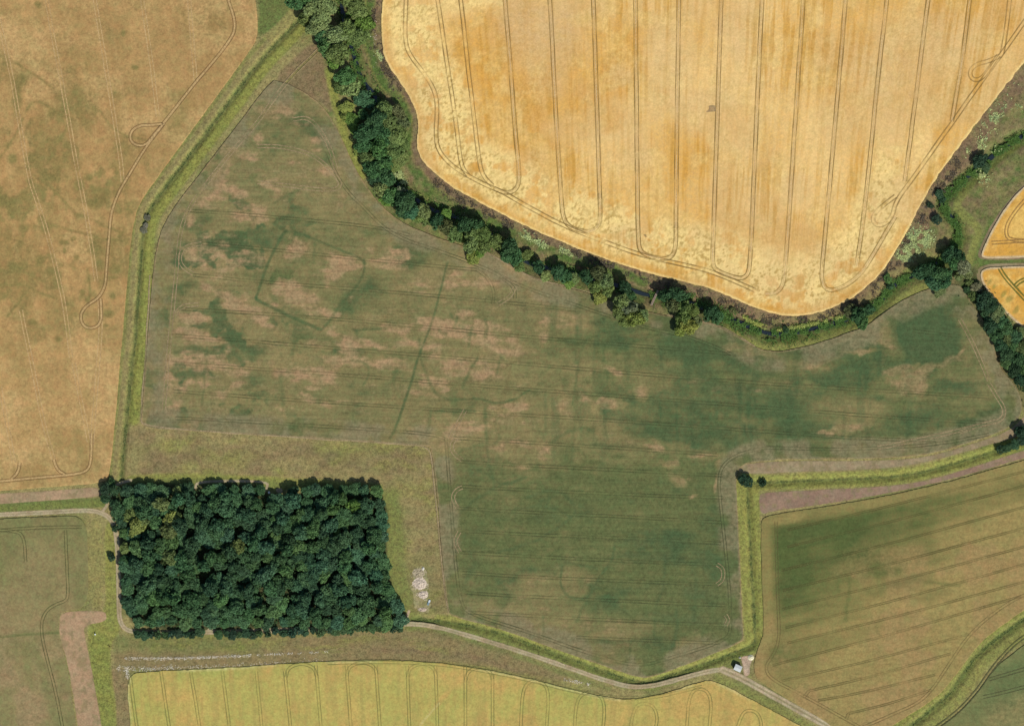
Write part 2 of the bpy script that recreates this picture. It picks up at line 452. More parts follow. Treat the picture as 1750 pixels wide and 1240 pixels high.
    # south-east drains
    for D, wd in ((NSDRAIN[:5], 38), (NSDRAIN[4:8], 26), (NSDRAIN[7:], 24), (EWDRAIN, 26)):
        cv.line(2, D, wd, .85, .97, 4, 1, .10); cv.line(1, D, wd, 0, .97, 4, 1); cv.line(0, D, wd, .06, .97, 4, 1)
    cv.line(0, [(1290, 1108), (1240, 1128), (1180, 1150), (1110, 1178), (1040, 1160), (900, 1106), (800, 1075), (720, 1058)], 14, .75, .8, 8, 2)
    cv.line(2, [(1290, 1112), (1240, 1132), (1180, 1152), (1110, 1178), (1040, 1160), (900, 1106), (800, 1075), (720, 1058)], 13, .25, .8, 8, 2)
    cv.poly(0, [(1225, 1138), (1292, 1104), (1292, 1115), (1262, 1140)], .8, .9, 5, 2)
    cv.line(2, SEDRAIN, 56, .55, .9, 14, 2); cv.line(0, SEDRAIN, 50, .35, .8, 14, 2); cv.line(1, SEDRAIN, 56, 0, .9, 14, 2)
    cv.line(2, [(x - 12, y - 9) for x, y in SEDRAIN], 9, .9, .8, 6, 1)
    # verges of the west track and the field corner
    cv.line(0, [(-100, 872), (0, 866), (176, 858)], 17, .8, .95, 4, 1); cv.line(2, [(-100, 874), (0, 868), (176, 860)], 10, .35, .8, 8, 1)
    cv.poly(2, [(180, 884), (200, 900), (202, 1050), (206, 1078), (188, 1100), (190, 1140), (202, 1250), (205, 1340), (180, 1340), (176, 1240), (140, 1068), (182, 1060), (178, 960)], .8, .95, 4, 2, .12)
    cv.poly(0, [(142, 1068), (190, 1084), (184, 1110), (192, 1180), (196, 1250), (198, 1340), (182, 1340), (176, 1240)], .75, .85, 8, 3, .2)
    cv.line(0, [(160, 1074), (205, 1076)], 5, .8, .6, 3, 1)
    cv.poly(2, [(150, 885), (178, 885), (178, 1040), (150, 1040)], .35, .9, 6, 2, .3); cv.poly(1, [(150, 885), (174, 885), (174, 1040), (150, 1040)], .25, .9, 6, 2, .4)
    # fallow meadow round the wood
    md = [(214, 724), (240, 730), (735, 764), (752, 900), (766, 1052), (700, 1060), (660, 930), (655, 838), (460, 828), (240, 820), (206, 818)]
    cv.poly(0, md, .04, .9, 8, 3); cv.poly(2, md, .04, .9, 8, 3); cv.poly(1, md, .26, .9, 8, 3, .5)
    for k in range(210):
        x, y = RNG.uniform(220, 740), RNG.uniform(735, 812)
        if k > 140: x, y = RNG.uniform(665, 750), RNG.uniform(770, 1040)
        c = int(RNG.choice([1, 1, 1, 2, 0])); r = RNG.uniform(5, 22)
        cv.blob(c, x, y, r * 1.7, r * .7, RNG.uniform(-20, 20), {1: .7, 2: .6, 0: .45}[c], .75, 9, .1, .6)
    cv.line(2, [(222, 816), (300, 812), (450, 818), (560, 824), (650, 832)], 9, .9, .8, 6, 2)
    cv.line(1, [(215, 822), (330, 818), (455, 824), (600, 830), (650, 836)], 18, 0, .9, 8, 2); cv.line(2, [(215, 824), (330, 822), (455, 828), (600, 834)], 12, .35, .9, 6, 2); cv.line(0, [(215, 824), (330, 822), (455, 828), (600, 834), (655, 845)], 16, .8, .85, 8, 3)
    cv.line(2, [(664, 850), (672, 900), (668, 980), (684, 1030), (700, 1062)], 18, .45, .9, 9, 2); cv.line(0, [(666, 850), (674, 900), (676, 980), (690, 1030), (702, 1062)], 26, .55, .9, 18, 4, .2); cv.line(1, [(664, 850), (672, 900), (674, 980), (690, 1030), (700, 1062)], 28, .0, .9, 12, 3); cv.line(0, [(668, 930), (676, 985), (692, 1030)], 22, .4, .6, 14, 4)
    cv.poly(0, [(680, 960), (745, 950), (762, 1045), (700, 1050)], .45, .7, 20, 6, .4)
    cv.line(1, [(715, 765), (724, 850), (735, 930), (740, 1000)], 16, .42, .7, 10, 3, .3)
    cv.line(1, [(738, 770), (744, 850), (752, 930), (762, 1040)], 5, .5, .7, 3, 1, .3)
    cv.line(1, [(740, 960), (754, 1000), (757, 1045)], 16, .4, .6, 8, 3)
    cv.line(1, [(668, 850), (676, 900), (678, 980), (692, 1030), (704, 1062)], 34, .0, .9, 16, 5); cv.line(2, [(668, 850), (676, 900), (678, 980), (692, 1030), (704, 1062)], 30, .22, .9, 14, 4, .2); cv.line(0, [(668, 850), (676, 900), (678, 980), (692, 1030), (704, 1062)], 32, .62, .9, 18, 5, .2)
    # trodden earth under the rubble
    for b in ((716, 985, 11, 14, .75), (718, 1003, 14, 12, .3), (722, 1018, 12, 10, .6), (724, 1034, 22, 12, .75)): cv.blob(1, *b[:4], 0, b[4], .9, 5)
    # strip between the wood and the yellow field
    st = [(205, 1088), (400, 1084), (700, 1076), (760, 1082), (900, 1130), (1000, 1168), (880, 1150), (750, 1130), (500, 1132), (215, 1148), (192, 1130)]
    cv.poly(1, st, .62, .9, 8, 3, .2); cv.poly(0, st, .10, .9, 8, 3); cv.poly(2, st, .06, .9, 8, 3)
    for k in range(60): cv.blob(int(RNG.choice([0, 1, 2])), RNG.uniform(215, 760), RNG.uniform(1088, 1116), RNG.uniform(10, 40), RNG.uniform(2, 7), 0, .6, .6, 6, .2, .4)
    cv.line(0, [(205, 1098), (300, 1100), (430, 1098)], 34, .75, .85, 26, 6, .35); cv.line(1, [(205, 1098), (430, 1098)], 34, .15, .9, 20, 6, .2)
    cv.line(1, [(640, 1110), (700, 1112), (760, 1112), (830, 1126), (900, 1152), (960, 1170)], 9, .85, .8, 7, 2, .2)
    cv.line(2, [(260, 1088), (400, 1088), (560, 1082)], 8, .5, .7, 6, 3, .5)
    cv.line(0, [(700, 1072), (760, 1082), (850, 1110), (940, 1140), (1040, 1176)], 10, .6, .8, 8, 3)
    cv.line(2, [(760, 1134), (900, 1156), (1000, 1180)], 14, .5, .8, 8, 3, .4)
    cv.poly(1, [(187, 1128), (216, 1132), (222, 1200), (230, 1340), (206, 1340), (196, 1200)], .6, .9, 6, 2, .3)
    # grass between the tracks by the shed
    cv.line(0, [(1225, 1158), (1290, 1190), (1390, 1248), (1460, 1290)], 16, .45, .9, 8, 2); cv.line(2, [(1225, 1158), (1290, 1188), (1390, 1246), (1460, 1290)], 12, .55, .7, 8, 2)
    cv.poly(0, [(1655, 755), (1760, 745), (1760, 770), (1700, 782)], .8, .9, 8, 2)
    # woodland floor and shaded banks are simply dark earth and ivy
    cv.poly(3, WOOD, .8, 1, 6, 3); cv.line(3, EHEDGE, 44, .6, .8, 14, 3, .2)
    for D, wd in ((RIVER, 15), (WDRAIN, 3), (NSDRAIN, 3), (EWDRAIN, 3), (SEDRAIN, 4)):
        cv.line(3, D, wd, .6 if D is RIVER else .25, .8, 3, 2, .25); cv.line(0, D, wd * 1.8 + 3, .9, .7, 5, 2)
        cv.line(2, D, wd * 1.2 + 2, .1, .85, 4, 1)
    # ground form: drains and river bed are cut into it
    z = cv.z
    for D, wd, dp in ((RIVER, 15, 1.7), (WDRAIN, 6, 1.0), (NSDRAIN, 6, 1.1), (EWDRAIN, 6, 1.0), (SEDRAIN, 7, 1.0)):
        p = chaikin(D, False); sl = cv._sl(p, wd * 2.5)
        d = dist_line(X[sl], Y[sl], p)
        z[sl] = np.minimum(z[sl], -dp * (1 - sstep(wd * .3, wd * 1.5, d)))
    z += (fbm(X, Y, 12, 3, 88) - .5) * .12
    fx = sstep(-158, -105, X) * (1 - sstep(1855, 1905, X)) * sstep(-158, -105, Y) * (1 - sstep(1345, 1395, Y))
    cv.m *= fx[..., None]; z *= fx

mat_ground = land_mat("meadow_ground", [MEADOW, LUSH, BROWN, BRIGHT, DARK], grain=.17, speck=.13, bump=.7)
xs = np.arange(-160, 1911, 2.4); ys = np.arange(-160, 1401, 2.4)
far = np.array([500, 2000, 8000, 30000.])
cv = Canvas(xs, ys); paint_ground(cv)
def widen(a, k):
    return np.concatenate([np.repeat(a[:1], 4, 0), a, np.repeat(a[-1:], 4, 0)], 0) if k == 0 else np.swapaxes(widen(np.swapaxes(a, 0, 1), 0), 0, 1)
gm = widen(widen(np.clip(cv.m, 0, 1), 0), 1); gz = widen(widen(cv.z, 0), 1)
gxs = np.concatenate([xs[0] - far[::-1], xs, xs[-1] + far]); gys = np.concatenate([ys[0] - far[::-1], ys, ys[-1] + far])
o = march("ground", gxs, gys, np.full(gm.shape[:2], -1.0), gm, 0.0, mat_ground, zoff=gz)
tag(o, "rough grass, verges and meadow lying between the cropped fields", "ground", kind="structure")

# ------------------------------------------------------------------ wheel tracks laid on the crops, dark ones coloured for soil and rut shade
def ribbon_mesh(name, lines, z, mat, parent, gauge=6.0, wheel=2.0, jitter=.35):
    co, fa = [], []; n = 0
    for k, ln in enumerate(lines):
        pts = resample(chaikin(ln, False, 3), 5.0)
        d = np.gradient(pts, axis=0); d /= np.maximum(np.hypot(*d.T), 1e-6)[:, None]
        nrm = np.stack([-d[:, 1], d[:, 0]], 1)
        wob = (fbm(pts[:, 0], pts[:, 1], 40, 2, 91) - .5) * 2 * jitter
        for side in ((-gauge / 2, gauge / 2) if gauge else (0,)):
            ww = wheel * (.75 + .5 * vnoise(pts[:, 0] / 18, pts[:, 1] / 18 + side, 92))
            a = pts + nrm * (side + wob - ww / 2)[:, None]; b = pts + nrm * (side + wob + ww / 2)[:, None]
            zz = z + .0006 * k
            for q in (a, b):
                co.append(np.stack([(q[:, 0] - 875) / PXM, (620 - q[:, 1]) / PXM, np.full(len(q), zz)], 1))
            m = len(pts); i = np.arange(m - 1)
            fa.append(np.stack([n + i, n + i + 1, n + m + i + 1, n + m + i], 1)); n += 2 * m
    me = new_mesh_np(name, np.concatenate(co), [np.concatenate(fa)])
    me.flip_normals()
    return link(name, me, mat, parent)

# ---- wheat
def wheat_u(X, Y): return 1100 + (X - 1100) / (1 - .00028 * Y)
def paint_wheat(cv):
    X, Y, m = cv.X, cv.Y, cv.m
    u = wheat_u(X, Y); inner = -cv.s
    big = fbm(X, Y, 130, 4, 21); st = fbm(u * 15, Y, 80, 3, 22); st2 = fbm(u * 30, Y, 150, 3, 26); cr = fbm(X + .5 * Y, Y * .8 - .3 * X, 4.2, 3, 23, .6); cr2 = fbm(X, Y, 34, 3, 24)
    m[..., 0] = np.clip(.26 + 1.3 * (big - .5) + .5 * (fbm(X * 1.6, Y * .6, 60, 3, 20) - .5), 0, 1)
    m[..., 0] = np.clip(m[..., 0] + (.42 * sstep(300, 430, Y) * (1 - sstep(1480, 1570, X)) + .36 * (1 - sstep(880, 1020, X))) * sstep(.25, .6, fbm(X * 1.3, Y * .8, 70, 3, 19)), 0, 1)
    m[..., 2] = np.clip(.30 * sstep(.5, .75, fbm(X, Y, 90, 3, 25)), 0, 1)
    for b in ((900, 330, 90, 80, 0, .8), (930, 270, 60, 50, 0, .75), (985, 340, 60, 60, 0, .6), (1045, 205, 22, 28, 0, .95), (1140, 400, 60, 50, 0, .75), (1050, 380, 80, 50, 0, .65), (1250, 420, 50, 60, 0, .65), (1370, 420, 70, 60, 0, .7), (1470, 420, 50, 60, 0, .6), (1180, 410, 420, 34, 5, .6), (860, 290, 60, 50, 0, .8), (1450, 440, 60, 40, -30, .7), (830, 60, 40, 80, 0, .8), (880, 50, 30, 60, 0, .85), (830, 210, 36, 90, 0, .7), (930, 30, 60, 30, 0, .5), (1620, 215, 22, 36, 30, .8), (720, 190, 14, 60, 5, .8), (1575, 330, 18, 60, 30, .8)):
        cv.blob(0, *b[:5], b[5], .8, 14, .3)
    for b in ((900, 40, 70, 60, 0, .7), (960, 60, 50, 60, 0, .75), (940, 120, 40, 50, 0, .5), (1060, 130, 30, 40, 0, .4), (1260, 60, 30, 50, 0, .4), (1520, 130, 90, 120, 0, .55), (1600, 60, 70, 70, 0, .5), (1440, 200, 50, 70, 0, .4), (1140, 90, 60, 80, 0, .4)):
        cv.blob(2, *b[:5], b[5], .8, 14, .3, .3)
    # pale laid straw along the west and south headlands, and an orange outermost swath
    hd = np.where((X < 860) | (Y > 250 - 0 * X), 1.0, 0) * sstep(0, 30, inner)
    wband = (1 - sstep(70, 120, inner + 30 * (cr2 - .5)))
    lay = np.clip(hd * wband * (1 - .8 * sstep(1500, 1560, X)), 0, 1) * sstep(.40, .56, fbm(X, Y, 24, 4, 27, .6) + .06)
    m[..., 1] = np.clip(.95 * lay + .30 * sstep(.5, .7, cr2), 0, 1)
    m[..., 0] *= (1 - .85 * lay) * (1 - .45 * hd * wband * sstep(14, 40, inner))
    rim = (1 - sstep(14, 24, inner + 10 * (cr2 - .5)))
    m[..., 0] = np.maximum(m[..., 0], .7 * rim * sstep(.35, .6, fbm(X, Y, 40, 2, 28)))
    m[..., 1] = np.maximum(m[..., 1], .9 * (1 - sstep(1, 5, inner)))
    # drill rows and combine-height streaks running up the field
    streak = sstep(.52, .70, st) * .5 + sstep(.55, .72, st2) * .45
    wgt = np.clip(1 - lay, 0, 1) * (.35 + .65 * sstep(.42, .62, fbm(X, Y, 110, 3, 29)))
    m[..., 0] = np.clip(m[..., 0] + streak * wgt * .9, 0, 1)
    crk = sstep(.50, .66, cr) * (.45 * sstep(.38, .58, cr2) + .55 * lay)
    m[..., 3] = np.clip(crk * (.5 + .25 * lay) + .22 * streak * wgt + .12 * sstep(.62, .8, st), 0, .8)

mat_wheat = land_mat("ripe_wheat", [A(239, 199, 130), A(219, 163, 76), A(247, 214, 140), A(214, 180, 130), A(180, 146, 78)], grain=.08, speck=.07, bump=.5, bscale=.8, patch=.03, k=1.3, hue=.35)
o = sheet("wheat_field", WHEAT, .62, mat_wheat, paint_wheat, 1.7, 1.5, .75, escale=9)
tag(o, "ripe golden wheat field filling the top centre and right, ringed by looping wheel tracks", "wheat field", kind="structure")
TW = track_mat("wheat_wheelings", A(150, 122, 68), .36, .64, .74, .05)
TWc = track_mat("wheat_wheeling_crown", A(238, 205, 150), .35, .6, .55)
def lerp_line(x0, y0, x1, y1): return [(x0, y0), ((x0 + x1) / 2, (y0 + y1) / 2), (x1, y1)]
wl = [
    [(697, -60), (693, 20), (692, 70), (700, 95), (725, 125), (743, 155), (748, 185), (744, 235), (750, 260), (775, 287), (820, 312), (862, 330)],
    [(740, -60), (748, 0), (764, 110), (775, 180), (783, 240), (788, 285), (800, 300)],
    [(778, -60), (788, 0), (800, 120), (810, 200), (818, 270), (824, 300), (842, 318)],
    [(858, -60), (863, 0), (872, 110), (881, 230), (887, 290), (887, 315), (878, 328), (862, 330), (845, 322)],
    [(935, -60), (940, 0), (946, 120), (953, 250), (959, 340), (962, 372), (972, 388), (1000, 397), (1018, 393), (1026, 378), (1025, 330)],
    [(1025, 340), (1020, 180), (1014, 0), (1012, -60)],
    [(1085, -60), (1086, 0), (1088, 200), (1090, 410), (1094, 430), (1110, 438), (1138, 443), (1150, 437), (1155, 420), (1155, 380)],
    [(1155, 390), (1157, 200), (1160, 0), (1160, -60)],
    [(1235, -60), (1232, 0), (1226, 200), (1219, 400), (1217, 452), (1224, 463), (1262, 477), (1277, 472), (1281, 455), (1283, 420)],
    [(1283, 430), (1292, 220), (1302, 0), (1305, -60)],
    [(1376, -60), (1373, 0), (1362, 160), (1350, 340), (1341, 470), (1337, 490), (1325, 502), (1308, 502)],
    [(1449, -60), (1445, 0), (1430, 180), (1415, 350), (1404, 460), (1404, 482), (1414, 498), (1440, 492), (1470, 470), (1495, 430), (1530, 370)],
    [(1521, -60), (1516, 0), (1500, 130), (1488, 260), (1476, 370), (1464, 455)],
    [(1592, -60), (1586, 0), (1572, 110), (1558, 220), (1546, 310)],
    [(1664, -60), (1657, 0), (1642, 120), (1626, 208)],
    [(1735, -60), (1725, 0), (1718, 60), (1712, 92)],
    [(1800, -30), (1752, 35), (1712, 92), (1680, 135), (1620, 220), (1560, 305), (1530, 345), (1525, 372), (1508, 386), (1494, 384), (1490, 372), (1500, 358), (1530, 335)],
    [(1710, 95), (1690, 105), (1668, 110), (1656, 122), (1660, 136), (1672, 138), (1684, 128), (1706, 95)],
    [(862, 330), (900, 352), (960, 385), (1050, 420), (1100, 437), (1180, 455), (1222, 466), (1290, 496)],
]
ribbon_mesh("wheel_tracks", wl, .632, TW, o, 6.2, 2.1)
ribbon_mesh("trodden_crown", wl[3:15], .640, TWc, o, 0, 2.4)

# ---- the two smaller wheat fields by the east edge
W2 = [(1860, 220), (1752, 315), (1722, 348), (1697, 388), (1682, 420), (1675, 436), (1682, 442), (1720, 441), (1860, 436)]
W3 = [(1860, 448), (1760, 454), (1700, 456), (1680, 459), (1674, 468), (1680, 488), (1700, 515), (1722, 538), (1752, 564), (1860, 650)]
def paint_w2(cv):
    X, Y = cv.X, cv.Y
    cv.m[..., 0] = np.clip(.6 + .9 * (fbm(X, Y, 50, 4, 31) - .5) + .2 * sstep(.5, .7, fbm(X, Y, 8, 3, 33)), 0, 1)
    cv.m[..., 1] = .5 * sstep(.5, .7, fbm(X, Y, 20, 3, 32))
    cv.blob(1, 1740, 385, 30, 30, 0, .7, .8)
    for b in ((1692, 482, 3, 8), (1716, 503, 4, 9), (1725, 512, 4, 8), (1700, 490, 3, 5), (1735, 530, 4, 9)): cv.blob(3, *b, 30, .8, .7, 3)
    cv.m[..., 2] = .9 * (1 - sstep(1.5, 5, -cv.s))
for nm, sh, lb in (("wheat_field", W2, "upper of two small golden wheat fields cut by the photo's east edge"), ("wheat_field", W3, "lower of two small golden wheat fields at the east edge, with green wheelings")):
    o2 = sheet(nm, sh, .55, mat_wheat if False else land_mat("ripe_wheat_east", [A(226, 178, 98), A(214, 158, 66), A(232, 194, 112), A(206, 186, 150), A(130, 130, 62)], grain=.07, speck=.06, bump=.3, patch=.05, hue=.4), paint_w2, 1.6, .6, .65)
    tag(o2, lb, "wheat field", kind="structure")
    if sh is W2:
        ribbon_mesh("wheel_tracks", [[(1800, 300), (1750, 342), (1722, 378), (1718, 400), (1726, 412), (1800, 410)], [(1694, 415), (1740, 412), (1800, 411)]], .56, track_mat("east_wheelings", A(172, 132, 74), .2, .45, .9), o2, 5, 2)
    else:
        ribbon_mesh("wheel_tracks", [[(1708, 458), (1716, 472), (1738, 497), (1770, 530)], [(1733, 490), (1745, 478), (1780, 470)]], .56, track_mat("green_wheelings", A(122, 116, 50), .1, .4, .95), o2, 5, 3)

# ---- barley on the west side
BARLEY = [(-110, -100), (428, -100), (436, 0), (441, 34), (439, 68), (427, 86), (400, 124), (340, 206), (264, 311), (236, 350), (228, 385), (223, 420), (214, 520), (205, 620), (197, 720), (187, 812), (180, 824), (120, 829), (0, 838), (-110, 845)]
def paint_barley(cv):
    X, Y, m = cv.X, cv.Y, cv.m
    big = fbm(X, Y, 110, 4, 41); med = fbm(X, Y, 30, 4, 42)
    zone = np.exp(-((X - 90) / 160) ** 2 - ((Y - 330) / 230) ** 2)
    m[..., 0] = np.clip(.10 + .8 * sstep(.52, .75, big) * .5 + .78 * zone * sstep(.46, .62, med) + .25 * sstep(.54, .7, fbm(X, Y, 17, 3, 46)) * (.3 + zone), 0, .75)
    m[..., 1] = .30 * sstep(.50, .7, fbm(X, Y, 8, 3, 44)) + .34 * (1 - sstep(380, 620, Y)) * sstep(.3, .6, fbm(X, Y, 60, 3, 47))
    m[..., 2] = .5 * sstep(.5, .75, fbm(X, Y, 70, 3, 43)) + .35 * sstep(600, 760, Y) * sstep(.4, .6, med)
    rg = 1 - np.abs(2 * fbm(X, Y, 46, 4, 48, .55) - 1); rg2 = 1 - np.abs(2 * fbm(X * 1.3, Y * .8, 30, 3, 49) - 1)
    m[..., 0] = np.clip(m[..., 0] + (.42 * sstep(.91, .98, rg) + .3 * sstep(.93, .99, rg2)) * (.15 + .85 * zone) * sstep(.40, .6, med), 0, .8)
    m[..., 1] = np.clip(m[..., 1] + .25 * sstep(.54, .7, fbm(X, Y, 24, 4, 50, .6)) * (.3 + .7 * zone), 0, .8)
    cv.poly(0, [(300, -60), (330, 60), (370, 90), (400, 60), (400, -60)], .75, .8, 50, 12)
    cv.blob(0, 350, 30, 50, 50, 0, .7, .7); cv.blob(1, 355, 40, 60, 60, 0, .5, .6)
    cv.poly(0, [(-100, 770), (180, 760), (185, 812), (-100, 835)], .45, .8, 30, 8, .3)
    spots_ = []
    for b in ((22, 270, 9, 10), (90, 195, 9, 8), (210, 58, 6, 6), (230, 116, 7, 5), (115, 248, 10, 7), (67, 8, 8, 8), (35, 138, 14, 16), (30, 170, 10, 30), (55, 270, 14, 12), (85, 305, 16, 9), (150, 305, 10, 8), (200, 293, 6, 6), (50, 310, 8, 6), (75, 295, 12, 8), (30, 455, 28, 8), (130, 440, 6, 6), (112, 428, 4, 4), (125, 408, 6, 5), (70, 444, 10, 12), (85, 462, 9, 8), (165, 425, 14, 24), (170, 455, 12, 14), (195, 475, 7, 5), (193, 505, 6, 7), (185, 535, 12, 8), (195, 460, 12, 8), (140, 500, 6, 6), (100, 580, 8, 6), (55, 550, 9, 7), (172, 330, 22, 14), (160, 350, 18, 10), (205, 400, 6, 6), (110, 415, 12, 5), (80, 390, 12, 14), (40, 390, 10, 10), (70, 375, 8, 8), (135, 318, 10, 14), (10, 345, 16, 12), (40, 335, 10, 10), (180, 555, 6, 4)):
        spots_.append(b)
    lines_ = []
    for ln in ([(46, 190), (58, 170), (95, 190), (122, 205)], [(122, 203), (112, 225), (95, 250)], [(95, 255), (80, 282)], [(0, 270), (25, 235), (40, 205)], [(0, 487), (40, 486), (70, 500), (95, 510)], [(0, 462), (50, 466), (75, 480)], [(90, 385), (125, 395), (160, 405), (210, 412)], [(130, 365), (180, 385), (210, 398)], [(12, 540), (40, 505)], [(150, 460), (155, 500), (150, 520)], [(60, 300), (100, 330), (130, 370)], [(170, 190), (200, 230), (250, 240)], [(30, 110), (60, 130), (90, 150)]):
        lines_.append(ln)
    # thin pale and dark weathering following the drill rows
    uu = X + .16 * (Y - 300) * -1
    m[..., 2] = np.clip(m[..., 2] + .22 * sstep(.55, .75, fbm(uu * 7, Y, 60, 3, 45)), 0, 1)
    for ln in lines_:
        cv.line(0, ln, 4.5, .9, .75, 4, 3, .2); cv.line(1, ln, 5, .1, .7, 4, 3); cv.line(2, ln, 5, 0, .8, 4, 3)
    for b in spots_:
        cv.blob(2, b[0], b[1], b[2] * 1.1, b[3] * 1.1, 0, 0, .9, 4, .5); cv.blob(1, b[0], b[1], b[2], b[3], 0, .15, .8, 4, .5); cv.blob(0, *b, 0, .95, .85, 4, .4, .1)
mat_barley = land_mat("ripening_barley", [A(188, 151, 99), A(122, 117, 68), A(166, 132, 84), A(198, 163, 110)], grain=.08, speck=.07, bump=.3, patch=.06)
o = sheet("barley_field", BARLEY, .42, mat_barley, paint_barley, 2.0, .8, .5)
tag(o, "tan barley field along the west side, mottled with green spots", "barley field", kind="structure")
TB = track_mat("barley_wheelings", A(208, 174, 122), .15, .45, .85, .04)
TBd = track_mat("barley_dark_wheelings", A(136, 106, 70), .2, .5, .7)
pale = [
    [(-5, 20), (12, 95), (24, 150), (40, 250), (52, 312), (64, 345), (82, 400), (100, 475), (110, 520), (122, 612)],
    [(75, -60), (80, 0), (88, 50), (103, 125), (120, 220), (130, 280), (142, 335), (155, 410), (165, 480)],
    [(152, -60), (162, 0), (172, 60), (182, 120), (196, 205), (206, 270), (210, 312)],
    [(238, -60), (243, 0), (252, 60), (262, 130), (270, 200)],
    [(320, -60), (323, 0), (329, 70), (335, 140)],
    [(36, 530), (46, 580), (55, 622), (66, 680), (76, 730), (92, 785)],
    [(126, 620), (135, 670), (146, 720), (152, 755)],
    [(170, 510), (173, 560), (168, 620), (160, 720), (157, 760)],
    [(0, 660), (12, 720), (24, 790)],
]
dark = [
    [(380, -60), (389, 0), (399, 25), (402, 45), (398, 62), (370, 100), (335, 140), (280, 210), (262, 232), (248, 250), (230, 248), (222, 238), (224, 224), (240, 214), (262, 214), (282, 212)],
    [(280, 212), (250, 250), (220, 300), (202, 330), (190, 365), (187, 400), (182, 460), (180, 490), (168, 510), (148, 522), (138, 535), (139, 552), (150, 562), (168, 558), (174, 545), (172, 510)],
    [(157, 740), (156, 790), (148, 806), (120, 811), (60, 816), (0, 822), (-60, 826)],
    [(92, 785), (98, 803), (112, 811)], [(34, 790), (32, 806), (20, 818)],
]
ribbon_mesh("wheel_tracks", pale, .434, TB, o, 5.4, 1.5)
ribbon_mesh("dark_wheel_tracks", dark, .444, TBd, o, 5.2, 1.2)
ribbon_mesh("trodden_crown", dark, .454, TB, o, 0, 2.2)

# ---- the big bean field with buried ditches showing as green lines
BEAN = [(468, 137), (470, 137), (472, 138), (500, 146), (540, 170), (566, 200), (588, 246), (606, 286), (622, 312), (650, 352), (690, 382), (722, 396), (752, 407), (800, 424), (832, 431), (862, 449), (892, 466), (922, 479), (965, 490), (1010, 502), (1060, 520), (1110, 533), (1150, 541), (1190, 548), (1224, 555), (1262, 574), (1292, 594), (1320, 601), (1350, 598), (1400, 586), (1445, 570), (1484, 556), (1510, 534), (1545, 511), (1575, 497), (1600, 489), (1636, 484), (1650, 498), (1664, 524), (1682, 550), (1696, 578), (1701, 604), (1712, 634), (1734, 656), (1745, 680), (1747, 700), (1740, 716), (1722, 732), (1690, 745), (1650, 758), (1600, 773), (1550, 781), (1450, 784), (1350, 784), (1290, 788), (1266, 796), (1258, 812), (1258, 840), (1264, 950), (1268, 1050), (1271, 1088), (1266, 1098), (1180, 1132), (1112, 1158), (1085, 1156), (960, 1112), (850, 1072), (775, 1054), (764, 1044), (756, 960), (748, 850), (737, 768), (734, 763), (732, 762), (730, 762), (600, 752), (400, 740), (252, 732), (242, 725), (241, 722), (241, 718), (244, 690), (250, 600), (258, 500), (266, 430), (275, 395), (292, 362), (330, 312), (400, 222), (450, 155)]
